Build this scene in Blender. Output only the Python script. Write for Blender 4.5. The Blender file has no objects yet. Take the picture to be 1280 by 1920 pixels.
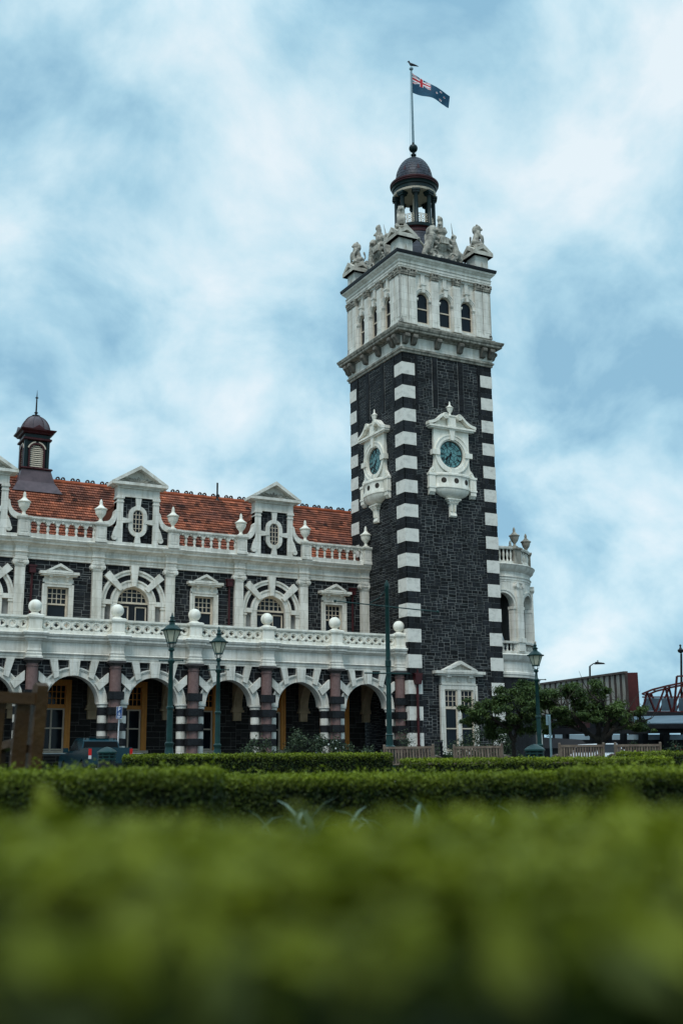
import bpy, bmesh, math, random
import numpy as np
from mathutils import Vector, Matrix
random.seed(7); rng = np.random.default_rng(11)
R = math.radians
scn = bpy.context.scene
col = scn.collection

# ------------------------------------------------------------------ camera
CAM = np.array([-32.2543, -52.9231, 0.5]); FPX = 2128.07
YAW, PIT, ROL = 0.48979, 0.22230, -0.00984
_f = np.array([math.sin(YAW)*math.cos(PIT), math.cos(YAW)*math.cos(PIT), math.sin(PIT)])
_r = np.array([math.cos(YAW), -math.sin(YAW), 0.0]); _u = np.cross(_r, _f)
CR = _r*math.cos(ROL)+_u*math.sin(ROL); CU = -_r*math.sin(ROL)+_u*math.cos(ROL); CF = _f
cd = bpy.data.cameras.new("camera"); cam = bpy.data.objects.new("camera", cd); col.objects.link(cam)
cam.matrix_world = Matrix(((CR[0], CU[0], -CF[0], CAM[0]), (CR[1], CU[1], -CF[1], CAM[1]), (CR[2], CU[2], -CF[2], CAM[2]), (0, 0, 0, 1)))
cd.sensor_fit = 'VERTICAL'; cd.sensor_height = 36; cd.sensor_width = 24; cd.lens = FPX*36/1920
cd.clip_start = 0.02; cd.clip_end = 6000
cd.dof.use_dof = True; cd.dof.focus_distance = 60; cd.dof.aperture_fstop = 2.8
scn.camera = cam

# ------------------------------------------------------------------ world, sun, exposure
SUN_EL, SUN_AZ = R(54), R(222)          # azimuth clockwise from +Y: the sun stands behind the camera's left shoulder
w = bpy.data.worlds.new("World"); scn.world = w; w.use_nodes = True
nt = w.node_tree; N = nt.nodes; L = nt.links; N.clear()
def wn(t, **k):
    n = N.new(t)
    for a, b in k.items(): setattr(n, a, b)
    return n
def wmath(op, a, b=None, clamp=False):
    n = wn('ShaderNodeMath', operation=op, use_clamp=clamp)
    for i, x in enumerate((a, b)):
        if x is None: continue
        if isinstance(x, (int, float)): n.inputs[i].default_value = x
        else: L.new(x, n.inputs[i])
    return n.outputs[0]
out = wn('ShaderNodeOutputWorld'); bg = wn('ShaderNodeBackground'); bg.inputs['Strength'].default_value = 0.1
sky = wn('ShaderNodeTexSky', sky_type='NISHITA', sun_disc=False, sun_elevation=SUN_EL, sun_rotation=SUN_AZ, air_density=1.0, dust_density=1.5, ozone_density=2.0)
tc = wn('ShaderNodeTexCoord')
sep = wn('ShaderNodeSeparateXYZ'); L.new(tc.outputs['Generated'], sep.inputs[0])
# clouds lie on a flat layer: direction divided by its height
zz = wmath('ADD', sep.outputs['Z'], 0.75)
cx_ = wmath('DIVIDE', sep.outputs['X'], zz); cy_ = wmath('DIVIDE', sep.outputs['Y'], zz)
cmb = wn('ShaderNodeCombineXYZ'); L.new(cx_, cmb.inputs[0]); L.new(cy_, cmb.inputs[1])
n1 = wn('ShaderNodeTexNoise'); n1.inputs['Scale'].default_value = 7.5; n1.inputs['Detail'].default_value = 8; n1.inputs['Roughness'].default_value = .56; n1.inputs['Distortion'].default_value = .25
L.new(cmb.outputs[0], n1.inputs['Vector'])
mp = wn('ShaderNodeMapping'); mp.inputs['Location'].default_value = (3.1, 7.7, 0); L.new(cmb.outputs[0], mp.inputs['Vector'])
n2 = wn('ShaderNodeTexNoise'); n2.inputs['Scale'].default_value = 2.6; n2.inputs['Detail'].default_value = 3; n2.inputs['Roughness'].default_value = .5; L.new(mp.outputs[0], n2.inputs['Vector'])
def dirv(u, v):
    d = CF+CR*(u-640)/FPX-CU*(v-960)/FPX
    return d/np.linalg.norm(d)
def bump(u, v, width, amount):
    # a large cloud bank or gap in one part of the sky dome
    d = dirv(u, v); dn = wn('ShaderNodeVectorMath', operation='DOT_PRODUCT'); nz = wn('ShaderNodeVectorMath', operation='NORMALIZE')
    L.new(tc.outputs['Generated'], nz.inputs[0]); L.new(nz.outputs[0], dn.inputs[0]); dn.inputs[1].default_value = tuple(d)
    x = wmath('SUBTRACT', 1.0, dn.outputs['Value'])
    x = wmath('DIVIDE', x, width*width/2/(FPX*FPX))
    x = wmath('POWER', 2.718, wmath('MULTIPLY', x, -1.0))
    return wmath('MULTIPLY', x, amount)
m = wmath('ADD', wmath('MULTIPLY', n1.outputs[0], 1.20), wmath('MULTIPLY', n2.outputs[0], .55)); m = wmath('SUBTRACT', m, .205)
for b in [(330, 80, 170, .20), (520, 350, 170, .16), (430, 560, 200, .10), (1130, 130, 260, .24), (720, 170, 200, .15), (1070, 330, 110, .12), (1130, 1180, 170, .22), (160, 690, 200, .08),
          (150, 290, 240, -.16), (830, 20, 120, -.10), (1120, 760, 330, -.10), (1000, 470, 130, -.05), (60, 90, 130, -.06), (600, 800, 260, -.03), (690, 480, 110, -.08), (430, 210, 100, -.06)]:
    m = wmath('ADD', m, bump(b[0], b[1], b[2], b[3]*.62))
ramp = wn('ShaderNodeValToRGB'); L.new(m, ramp.inputs[0])
e = ramp.color_ramp.elements
e[0].position = .50; e[0].color = (2.6, 4.8, 6.35, 1)
e[1].position = .92; e[1].color = (7.7, 8.7, 9.2, 1)
x_ = ramp.color_ramp.elements.new(.63); x_.color = (3.9, 6.3, 7.6, 1)
x_ = ramp.color_ramp.elements.new(.76); x_.color = (5.7, 7.7, 8.6, 1)
mixs = wn('ShaderNodeMix', data_type='RGBA'); mixs.inputs[0].default_value = .90
L.new(sky.outputs[0], mixs.inputs[6]); L.new(ramp.outputs[0], mixs.inputs[7])
nzz = wn('ShaderNodeVectorMath', operation='NORMALIZE'); L.new(tc.outputs['Generated'], nzz.inputs[0]); sz = wn('ShaderNodeSeparateXYZ'); L.new(nzz.outputs[0], sz.inputs[0])
ov = wn('ShaderNodeMapRange', interpolation_type='SMOOTHSTEP'); ov.inputs['From Min'].default_value = .56; ov.inputs['From Max'].default_value = 1; ov.inputs['To Min'].default_value = 1; ov.inputs['To Max'].default_value = 2.3; L.new(sz.outputs['Z'], ov.inputs[0])
mo = wn('ShaderNodeVectorMath', operation='SCALE'); L.new(mixs.outputs[2], mo.inputs[0]); L.new(ov.outputs[0], mo.inputs['Scale'])
L.new(mo.outputs[0], bg.inputs['Color']); L.new(bg.outputs[0], out.inputs[0])
sl = bpy.data.lights.new("sun", 'SUN'); sun = bpy.data.objects.new("sun", sl); col.objects.link(sun)
sl.energy = 1.5; sl.angle = R(25); sl.color = (1.0, .95, .88)
sd = Vector((math.sin(SUN_AZ)*math.cos(SUN_EL), math.cos(SUN_AZ)*math.cos(SUN_EL), math.sin(SUN_EL)))
sun.rotation_euler = sd.to_track_quat('Z', 'Y').to_euler()
vs = scn.view_settings; vs.view_transform = 'Standard'; vs.look = 'None'; vs.gamma = 1; vs.exposure = .16
try: vs.use_curve_mapping = False
except Exception: pass
scn.cycles.max_bounces = 6; scn.cycles.use_denoising = True

# ------------------------------------------------------------------ helpers
def unproj(u, v, d): return CAM+(CF+CR*(u-640)/FPX-CU*(v-960)/FPX)*d
FH = np.array([math.sin(YAW), math.cos(YAW)]); RH = np.array([math.cos(YAW), -math.sin(YAW)])
def gz(x, y):
    d = (x-CAM[0])*FH[0]+(y-CAM[1])*FH[1]
    t = min(max((d-8)/12, 0), 1); return .2*t*t*(3-2*t)
def at(u, d):
    # the ground point seen in column u of the photograph at depth d
    p = unproj(u, 1441, d); return float(p[0]), float(p[1]), gz(p[0], p[1])
def zat(v, u, d): return float(unproj(u, v, d)[2])

class MB:
    def __init__(s): s.v = []; s.f = []; s.mi = []; s.t = []; s.m = 0; s.M = None
    def add(s, vs, fs, tone=.5):
        o = len(s.v)
        if s.M is not None: vs = [tuple(s.M @ Vector(p)) for p in vs]
        s.v += [tuple(map(float, p)) for p in vs]
        for q in fs: s.f.append(tuple(o+i for i in q)); s.mi.append(s.m); s.t.append(tone)
    def box(s, x0, x1, y0, y1, z0, z1, tone=.5):
        s.add([(x0, y0, z0), (x1, y0, z0), (x1, y1, z0), (x0, y1, z0), (x0, y0, z1), (x1, y0, z1), (x1, y1, z1), (x0, y1, z1)],
              [(0, 3, 2, 1), (4, 5, 6, 7), (0, 1, 5, 4), (1, 2, 6, 5), (2, 3, 7, 6), (3, 0, 4, 7)], tone)
    def prism(s, poly, a, b, axis='y', tone=.5):
        n = len(poly)
        if axis == 'y': A = [(p, a, q) for p, q in poly]; B = [(p, b, q) for p, q in poly]
        elif axis == 'x': A = [(a, p, q) for p, q in poly]; B = [(b, p, q) for p, q in poly]
        else: A = [(p, q, a) for p, q in poly]; B = [(p, q, b) for p, q in poly]
        s.add(A+B, [tuple(range(n)), tuple(range(2*n-1, n-1, -1))]+[(i, (i+1) % n, n+(i+1) % n, n+i) for i in range(n)], tone)
    def ring(s, cx, cz, r0, r1, a0, a1, n, y0, y1, sz=1.0):
        vs = []; fs = []
        full = abs(a1-a0) > 2*math.pi-1e-4
        for i in range(n+1):
            a = a0+(a1-a0)*i/n; c, q = math.cos(a), math.sin(a)*sz
            vs += [(cx+r0*c, y0, cz+r0*q), (cx+r1*c, y0, cz+r1*q), (cx+r1*c, y1, cz+r1*q), (cx+r0*c, y1, cz+r0*q)]
        for i in range(n):
            b = 4*i
            for k in range(4): fs.append((b+k, b+(k+1) % 4, b+4+(k+1) % 4, b+4+k))
        if not full: fs += [(0, 3, 2, 1), (4*n, 4*n+1, 4*n+2, 4*n+3)]
        s.add(vs, fs)
    def lathe(s, prof, cx=0, cy=0, n=16, a0=0, a1=2*math.pi, sx=1, sy=1, cap=True):
        full = abs(a1-a0) > 2*math.pi-1e-4
        k = n if full else n+1
        vs = [(cx+sx*r*math.cos(a0+(a1-a0)*j/n), cy+sy*r*math.sin(a0+(a1-a0)*j/n), z) for r, z in prof for j in range(k)]
        fs = [(i*k+j, i*k+(j+1) % k, (i+1)*k+(j+1) % k, (i+1)*k+j) for i in range(len(prof)-1) for j in range(n)]
        if cap and full: fs += [tuple(range(k-1, -1, -1)), tuple(range((len(prof)-1)*k, len(prof)*k))]
        s.add(vs, fs)
    def sphere(s, c, r, n=12, sc=(1, 1, 1)):
        m = max(4, n//2)
        pr = [(r*math.sin(math.pi*i/m)+1e-5, -r*math.cos(math.pi*i/m)) for i in range(m+1)]
        vs = [(c[0]+sc[0]*q*math.cos(2*math.pi*j/n), c[1]+sc[1]*q*math.sin(2*math.pi*j/n), c[2]+sc[2]*z) for q, z in pr for j in range(n)]
        s.add(vs, [(i*n+j, i*n+(j+1) % n, (i+1)*n+(j+1) % n, (i+1)*n+j) for i in range(m) for j in range(n)])
    def tube(s, pts, rad, n=8, tone=.5):
        P = [Vector(p) for p in pts]
        if isinstance(rad, (int, float)): rad = [rad]*len(P)
        vs = []; ref = Vector((0.13, .27, .95))
        for i, p in enumerate(P):
            t = (P[min(i+1, len(P)-1)]-P[max(i-1, 0)]).normalized()
            if abs(t.dot(ref)) > .95: ref = Vector((.95, .2, .1))
            a = t.cross(ref).normalized(); b = t.cross(a).normalized()
            for j in range(n):
                q = 2*math.pi*j/n; vs.append(tuple(p+a*math.cos(q)*rad[i]+b*math.sin(q)*rad[i]))
        k = len(P)
        s.add(vs, [(i*n+j, i*n+(j+1) % n, (i+1)*n+(j+1) % n, (i+1)*n+j) for i in range(k-1) for j in range(n)]+[tuple(range(n-1, -1, -1)), tuple(range((k-1)*n, k*n))], tone)
    def loft(s, prof, x0, x1, y0, y1):
        # rectangular mouldings: prof = [(offset outwards, z)]
        vs = []
        for p, z in prof: vs += [(x0-p, y0-p, z), (x1+p, y0-p, z), (x1+p, y1+p, z), (x0-p, y1+p, z)]
        k = len(prof)
        s.add(vs, [(4*i+j, 4*i+(j+1) % 4, 4*i+4+(j+1) % 4, 4*i+4+j) for i in range(k-1) for j in range(4)]+[(3, 2, 1, 0), (4*k-4, 4*k-3, 4*k-2, 4*k-1)])
    def strips(s, us, zb, zt, y0, y1, fmap=None):
        # an upright wall in columns; zb(u) is its lower edge (arches), zt its top
        vs = []; fs = []
        for u in us:
            b = zb(u); vs += [(u, y0, b), (u, y0, zt), (u, y1, zt), (u, y1, b)]
        for i in range(len(us)-1):
            b = 4*i
            for k in range(4): fs.append((b+k, b+4+k, b+4+(k+1) % 4, b+(k+1) % 4))
        k = 4*(len(us)-1); fs += [(0, 1, 2, 3), (k+3, k+2, k+1, k)]
        if fmap: vs = [fmap(*p) for p in vs]
        s.add(vs, fs)
    def beam(s, a, b, w_, h_):
        # square bar from a to b
        A = Vector(a); B = Vector(b); t = (B-A).normalized(); up = Vector((0, 0, 1)) if abs(t.z) < .95 else Vector((0, 1, 0))
        x = t.cross(up).normalized()*w_/2; y = x.cross(t).normalized()*h_/2
        s.add([tuple(p+c) for p in (A, B) for c in (-x-y, x-y, x+y, -x+y)], [(0, 1, 2, 3), (7, 6, 5, 4), (0, 4, 5, 1), (1, 5, 6, 2), (2, 6, 7, 3), (3, 7, 4, 0)])
    def mesh(s, name, mats, smooth=None, shift=(0, 0, 0)):
        me = bpy.data.meshes.new(name)
        sh = Vector(shift)
        me.from_pydata([tuple(Vector(p)-sh) for p in s.v], [], s.f)
        bm = bmesh.new(); bm.from_mesh(me); bmesh.ops.recalc_face_normals(bm, faces=bm.faces[:]); bm.to_mesh(me); bm.free()
        for mm in mats: me.materials.append(mm)
        if len(mats) > 1: me.polygons.foreach_set('material_index', s.mi)
        a = me.attributes.new('tone', 'FLOAT', 'FACE'); a.data.foreach_set('value', s.t)
        if smooth is not None:
            me.polygons.foreach_set('use_smooth', [True]*len(me.polygons)); me.set_sharp_from_angle(angle=R(smooth))
        me.update(); return me

WL = {}                       # world translation of what was built so far
def link(name, me, parent=None, at_=(0, 0, 0)):
    o = bpy.data.objects.new(name, me); col.objects.link(o)
    at_ = Vector(at_)
    if parent is not None: o.parent = parent; o.location = at_-WL[parent.name]
    else: o.location = at_
    WL[o.name] = at_; return o
def obj(name, mb, mats, parent=None, smooth=None):
    if not isinstance(mats, (list, tuple)): mats = [mats]
    A = np.array(mb.v); lo, hi = A.min(0), A.max(0); c = ((lo[0]+hi[0])/2, (lo[1]+hi[1])/2, lo[2])
    return link(name, mb.mesh(name, mats, smooth, c), parent, c)
def tag(o, label, cat, group=None, kind=None):
    o['label'] = label; o['category'] = cat
    if group: o['group'] = group
    if kind: o['kind'] = kind
    return o
def thing(name, label, cat, loc=(0, 0, 0), group=None):
    o = link(name, None, None, loc); o.empty_display_size = .3
    return tag(o, label, cat, group)
def structure(o): o['kind'] = 'structure'; return o
def dup(o, off=(0, 0, 0), parent='same'):
    c = o.copy(); col.objects.link(c); c.parent = o.parent if parent == 'same' else parent
    c.location = o.location+Vector(off); WL[c.name] = WL[o.name]+Vector(off)
    for ch in list(o.children): dup(ch, (0, 0, 0), c)
    return c
def turned(o, ang, pivot, parent=None):
    # a copy of a part turned about a vertical axis through pivot (world)
    c = dup(o); rel = WL[o.name]-Vector(pivot); Mr = Matrix.Rotation(ang, 3, 'Z')
    c.location = o.location+(Mr @ rel-rel); c.rotation_euler = (0, 0, ang); return c
def place(root, loc, rz=0, label=None, copy=True):
    c = dup(root) if copy else root
    c.location = loc; c.rotation_euler = (0, 0, rz)
    if label: c['label'] = label
    return c

# ------------------------------------------------------------------ materials
def mat(name, c1, c2=None, rough=.6, scale=1.5, lo=.35, hi=.65, bump=0, bscale=30, metal=0, tone=0, stretch=(1, 1, 1), spec=.22, c3=None, detail=6, speck=0, translucent=0, joints=None, streaks=0):
    m_ = bpy.data.materials.new(name); m_.use_nodes = True; t = m_.node_tree; n = t.nodes; l = t.links
    b = n['Principled BSDF']; b.inputs['Roughness'].default_value = rough; b.inputs['Metallic'].default_value = metal
    b.inputs['Specular IOR Level'].default_value = spec
    geo = n.new('ShaderNodeNewGeometry'); mp_ = n.new('ShaderNodeMapping'); l.new(geo.outputs['Position'], mp_.inputs[0]); mp_.inputs['Scale'].default_value = stretch
    c2 = c2 or tuple(x*.8 for x in c1)
    nz = n.new('ShaderNodeTexNoise'); nz.inputs['Scale'].default_value = scale; nz.inputs['Detail'].default_value = detail; nz.inputs['Roughness'].default_value = .62
    l.new(mp_.outputs[0], nz.inputs['Vector'])
    rp = n.new('ShaderNodeValToRGB'); l.new(nz.outputs[0], rp.inputs[0])
    rp.color_ramp.elements[0].position = lo; rp.color_ramp.elements[0].color = (*c2, 1)
    rp.color_ramp.elements[1].position = hi; rp.color_ramp.elements[1].color = (*c1, 1)
    cur = rp.outputs[0]
    if speck:
        n3 = n.new('ShaderNodeTexNoise'); n3.inputs['Scale'].default_value = 60; n3.inputs['Detail'].default_value = 3; l.new(geo.outputs['Position'], n3.inputs['Vector'])
        hs2 = n.new('ShaderNodeHueSaturation'); l.new(cur, hs2.inputs['Color'])
        mr2 = n.new('ShaderNodeMapRange'); mr2.inputs['From Min'].default_value = .3; mr2.inputs['From Max'].default_value = .7; mr2.inputs['To Min'].default_value = 1-speck; mr2.inputs['To Max'].default_value = 1+speck
        l.new(n3.outputs[0], mr2.inputs[0]); l.new(mr2.outputs[0], hs2.inputs['Value']); cur = hs2.outputs[0]
    if joints:
        sx = n.new('ShaderNodeSeparateXYZ'); l.new(geo.outputs['Position'], sx.inputs[0]); ad = n.new('ShaderNodeMath'); l.new(sx.outputs[0], ad.inputs[0]); l.new(sx.outputs[1], ad.inputs[1]); cb_ = n.new('ShaderNodeCombineXYZ'); l.new(ad.outputs[0], cb_.inputs[0]); l.new(sx.outputs[2], cb_.inputs[1])
        bk_ = n.new('ShaderNodeTexBrick'); l.new(cb_.outputs[0], bk_.inputs[0]); bk_.inputs['Scale'].default_value = 1; bk_.inputs['Brick Width'].default_value = joints[0]; bk_.inputs['Row Height'].default_value = joints[1]; bk_.inputs['Mortar Size'].default_value = .007; bk_.inputs['Mortar Smooth'].default_value = .3
        bk_.inputs['Color1'].default_value = (1, 1, 1, 1); bk_.inputs['Color2'].default_value = (.86, .86, .85, 1); bk_.inputs['Mortar'].default_value = (.55, .54, .52, 1)
        mj = n.new('ShaderNodeMix'); mj.data_type = 'RGBA'; mj.blend_type = 'MULTIPLY'; mj.inputs[0].default_value = 1; l.new(cur, mj.inputs[6]); l.new(bk_.outputs[0], mj.inputs[7]); cur = mj.outputs[2]
    if streaks:
        ms = n.new('ShaderNodeMapping'); l.new(geo.outputs['Position'], ms.inputs[0]); ms.inputs['Scale'].default_value = (5, 5, .28); ns = n.new('ShaderNodeTexNoise'); ns.inputs['Scale'].default_value = 1; ns.inputs['Detail'].default_value = 4; l.new(ms.outputs[0], ns.inputs['Vector'])
        rs = n.new('ShaderNodeValToRGB'); l.new(ns.outputs[0], rs.inputs[0]); rs.color_ramp.elements[0].position = .34; v_ = 1-streaks; rs.color_ramp.elements[0].color = (v_, v_*.98, v_*.94, 1); rs.color_ramp.elements[1].position = .52; rs.color_ramp.elements[1].color = (1, 1, 1, 1)
        mj2 = n.new('ShaderNodeMix'); mj2.data_type = 'RGBA'; mj2.blend_type = 'MULTIPLY'; mj2.inputs[0].default_value = 1; l.new(cur, mj2.inputs[6]); l.new(rs.outputs[0], mj2.inputs[7]); cur = mj2.outputs[2]
    if tone or c3:
        at_ = n.new('ShaderNodeAttribute'); at_.attribute_name = 'tone'
        if c3:
            mx = n.new('ShaderNodeMix'); mx.data_type = 'RGBA'; l.new(at_.outputs['Fac'], mx.inputs[0]); l.new(cur, mx.inputs[6]); mx.inputs[7].default_value = (*c3, 1); cur = mx.outputs[2]
        if tone:
            hs = n.new('ShaderNodeHueSaturation'); mr = n.new('ShaderNodeMapRange'); mr.inputs['To Min'].default_value = 1-tone; mr.inputs['To Max'].default_value = 1+tone
            l.new(at_.outputs['Fac'], mr.inputs[0]); l.new(mr.outputs[0], hs.inputs['Value']); l.new(cur, hs.inputs['Color']); cur = hs.outputs[0]
    l.new(cur, b.inputs['Base Color'])
    if bump:
        n2 = n.new('ShaderNodeTexNoise'); n2.inputs['Scale'].default_value = bscale; n2.inputs['Detail'].default_value = 5; l.new(geo.outputs['Position'], n2.inputs['Vector'])
        bp = n.new('ShaderNodeBump'); bp.inputs['Strength'].default_value = bump; bp.inputs['Distance'].default_value = .03; l.new(n2.outputs[0], bp.inputs['Height']); l.new(bp.outputs[0], b.inputs['Normal'])
    if translucent:
        tr = n.new('ShaderNodeBsdfTranslucent'); l.new(cur, tr.inputs[0]); mx2 = n.new('ShaderNodeMixShader'); mx2.inputs[0].default_value = translucent
        l.new(b.outputs[0], mx2.inputs[1]); l.new(tr.outputs[0], mx2.inputs[2]); l.new(mx2.outputs[0], n['Material Output'].inputs[0])
    return m_
WHITE = mat('oamaru_stone', (.75, .725, .665), (.54, .52, .47), .8, 1.5, .30, .58, .35, 25, stretch=(1.6, 1.6, .6), speck=.06, joints=(.92, .46), streaks=.15)
QUOIN = mat('corner_block_stone', (.68, .655, .60), (.46, .445, .41), .75, 2.2, .27, .52, .3, 20, stretch=(1, 1, 1.6), speck=.05)
PALE = mat('pale_painted_stone', (.82, .79, .71), (.60, .57, .49), .7, 1.4, .28, .58, .25, 25, stretch=(1.5, 1.5, .6), speck=.05, streaks=.10)
GRIME = mat('weathered_stone', (.46, .43, .37), (.15, .14, .12), .85, 2.2, .36, .66, .4, 25, stretch=(1.8, 1.8, .6), speck=.1, joints=(1.1, .6), streaks=.3)
CAPSTONE = mat('weathered_capstone', (.58, .55, .48), (.30, .28, .24), .85, 2.2, .36, .66, .4, 25, speck=.1)
BRACKET = mat('dark_bracket_stone', (.20, .185, .16), (.09, .082, .07), .9, 3, .36, .66, .4, 25)
SCULPT = mat('carved_stone', (.47, .44, .38), (.17, .16, .14), .9, 2.6, .36, .64, .5, 22)
DARK = mat('bluestone', (.016, .0175, .021), (.006, .007, .0085), .72, 1.2, .3, .7, .9, 12, tone=.85, speck=.25, streaks=.4)
MORTAR = mat('lime_mortar', (.26, .26, .25), (.08, .08, .078), .9, .9, .35, .65)
LOGSTONE = mat('inner_bluestone', (.030, .027, .025), (.016, .015, .014), .8, 2.5, .3, .7, .8, 14, tone=.5)  # warmer, paler bluestone of the inner walls
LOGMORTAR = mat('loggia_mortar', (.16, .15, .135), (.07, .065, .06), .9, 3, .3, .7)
GRANITE = mat('pink_granite', (.20, .125, .115), (.13, .075, .07), .35, 8, .3, .7, speck=.25)
CAPDARK = mat('grey_granite', (.085, .078, .075), (.05, .045, .045), .5, 6, speck=.2)
TILE = mat('clay_tile', (.29, .088, .044), (.115, .042, .030), .8, .8, .35, .65, .3, 30, tone=.85, speck=.15)
RIDGE = mat('ridge_tile', (.40, .10, .04), (.25, .06, .03), .7, 3)
CREST = mat('dark_crest_tile', (.06, .028, .022), (.03, .016, .014), .6, 3)
SLATE = mat('purple_slate', (.042, .045, .062), (.020, .021, .030), .45, 5, .3, .7, .2, 30, tone=.35)
COPPER = mat('brown_metal_roof', (.105, .070, .078), (.06, .040, .046), .42, 2, metal=.3, spec=.4)
MAROON = mat('maroon_paint', (.055, .012, .014), (.035, .008, .010), .4, 4)
GREEN = mat('green_paint', (.004, .017, .018), (.002, .009, .010), .38, 3)
LAMPGREEN = mat('lamp_green_paint', (.007, .037, .035), (.004, .021, .021), .35, 4)
CREAM = mat('cream_paint', (.62, .53, .42), (.50, .42, .33), .5, 3)
LAMPLIT = mat('lamplit_frame', (.70, .30, .07), (.55, .22, .05), .45, 3, stretch=(4, 4, .6))  # cream window frames with warm loggia lamplight put into their colour
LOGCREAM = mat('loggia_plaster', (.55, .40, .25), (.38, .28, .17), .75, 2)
GLASS = mat('window_glass', (.010, .014, .020), (.006, .009, .013), .08, .6, spec=.18)
BLACK = mat('black_paint', (.010, .012, .014), (.006, .007, .009), .4, 3)
LEAD = mat('dark_lead', (.010, .011, .014), (.005, .006, .008), .45, 3)
GREYMETAL = mat('grey_pole_paint', (.20, .29, .33), (.14, .21, .24), .4, 3)
LEAFH = mat('hedge_leaf', (.008, .024, .004), (.004, .012, .002), .6, 6, c3=(.21, .26, .014), translucent=.25)
LEAFF = mat('box_leaf', (.010, .024, .003), (.004, .011, .002), .6, 7, c3=(.22, .25, .014), translucent=.3)
TWIG = mat('dark_twigs', (.012, .018, .008), (.006, .009, .005), .9, 10)
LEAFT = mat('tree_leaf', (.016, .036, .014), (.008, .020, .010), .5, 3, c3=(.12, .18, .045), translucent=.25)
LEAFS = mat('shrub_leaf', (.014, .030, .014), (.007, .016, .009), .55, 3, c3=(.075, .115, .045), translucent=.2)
LEAFR = mat('rose_leaf', (.020, .040, .020), (.012, .024, .014), .55, 3, c3=(.07, .095, .045), translucent=.2)
LEAFA = mat('strap_leaf', (.05, .095, .06), (.028, .055, .036), .5, 5, c3=(.22, .30, .25), translucent=.2)
BARK = mat('bark', (.045, .037, .030), (.020, .017, .014), .9, 8, bump=.6)
TEAK = mat('weathered_teak', (.17, .135, .105), (.10, .072, .058), .8, 3, tone=.3, stretch=(2, 2, 2), bump=.3)
BROWNWOOD = mat('stained_wood', (.062, .030, .008), (.036, .016, .005), .5, 5, bump=.2)
WOODCAP = mat('worn_wood', (.32, .27, .22), (.16, .10, .06), .7, 9)

# masonry laid stone by stone: snecked courses of uneven blocks
def ashlar(mb, u0, u1, z0, z1, yf, occ=None, unit=.098, cell=.1, joint=.027, big=.10, depth=.035, seed=1, lng=(2, 6)):
    rr = random.Random(seed)
    nu = max(1, int(round((u1-u0)/cell))); nz = max(1, int(round((z1-z0)/unit)))
    cu = (u1-u0)/nu; cz = (z1-z0)/nz
    G = [[bool(occ and occ(u0+(i+.5)*cu, z0+(j+.5)*cz)) for i in range(nu)] for j in range(nz)]
    for j in range(nz):
        for i in range(nu):
            if G[j][i]: continue
            q = rr.random()
            if q < big: h, wd = 3, rr.randint(3, 6)
            elif q < .62: h, wd = 2, rr.randint(*lng)
            else: h, wd = 1, rr.randint(lng[0], lng[1]+1)
            if h == 3 and j % 2: h = 2
            while h > 1 and (j+h > nz or any(G[j+k][i] for k in range(h))): h -= 1
            k = 1
            while k < wd and i+k < nu and not any(G[j+y][i+k] for y in range(h)): k += 1
            if i+k < nu and not G[j][i+k] and (i+k+1 >= nu or G[j][i+k+1]) and not any(G[j+y][i+k] for y in range(h)): k += 1
            for y in range(h):
                for x in range(k): G[j+y][i+x] = True
            g = joint/2; a = u0+i*cu+g; b = u0+(i+k)*cu-g; c = z0+j*cz+g; d = z0+(j+h)*cz-g
            y0 = yf-rr.uniform(0, .010); e_ = .006
            mb.add([(a, yf+depth, c), (b, yf+depth, c), (b, yf+depth, d), (a, yf+depth, d), (a+e_, y0, c+e_), (b-e_, y0, c+e_), (b-e_, y0, d-e_), (a+e_, y0, d-e_)],
                   [(4, 5, 6, 7), (0, 1, 5, 4), (1, 2, 6, 5), (2, 3, 7, 6), (3, 0, 4, 7)], min(1, max(0, rr.gauss(.5, .24))))

def sculpt(name, parts, vox, material, parent=None, M=None, smooth_it=1):
    """one continuous carved mass: capsules (p0, p1, r0, r1) and balls (c, r, scale) fused into a single skin"""
    mb = MB(); mb.M = M
    for p in parts:
        if p[0] == 'b': mb.sphere(p[1], p[2], 10, p[3] if len(p) > 3 else (1, 1, 1))
        elif p[0] == 'x': mb.box(*p[1])
        else:
            a, b, r0, r1 = p[1:]; a = np.array(a, float); b = np.array(b, float); n = max(2, int(np.linalg.norm(b-a)/(min(r0, r1)*.5))+1)
            for i in range(n+1): t = i/n; mb.sphere(tuple(a+(b-a)*t), r0+(r1-r0)*t, 8)
    o = obj(name, mb, material, parent)
    md = o.modifiers.new('r', 'REMESH'); md.mode = 'VOXEL'; md.voxel_size = vox
    if smooth_it: ms = o.modifiers.new('s', 'SMOOTH'); ms.iterations = smooth_it; ms.factor = .5
    bpy.context.view_layer.update(); dg = bpy.context.evaluated_depsgraph_get()
    me = bpy.data.meshes.new_from_object(o.evaluated_get(dg)); o.modifiers.clear(); o.data = me
    if not me.materials: me.materials.append(material)
    me.polygons.foreach_set('use_smooth', [True]*len(me.polygons)); return o

URN = [(.20, 0), (.20, .07), (.11, .10), (.075, .22), (.10, .27), (.20, .40), (.265, .58), (.27, .66), (.33, .70), (.33, .74), (.20, .82), (.11, .92), (.075, .98), (.085, 1.06), (.06, 1.18), (.01, 1.26)]
def urn(mb, cx, cy, z, s=1.0, n=16): mb.lathe([(r*s, z+h*s) for r, h in URN], cx, cy, n)
BAL = [(.085, 0), (.085, .05), (.055, .08), (.05, .14), (.085, .26), (.08, .34), (.05, .44), (.065, .47), (.065, .50)]

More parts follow.
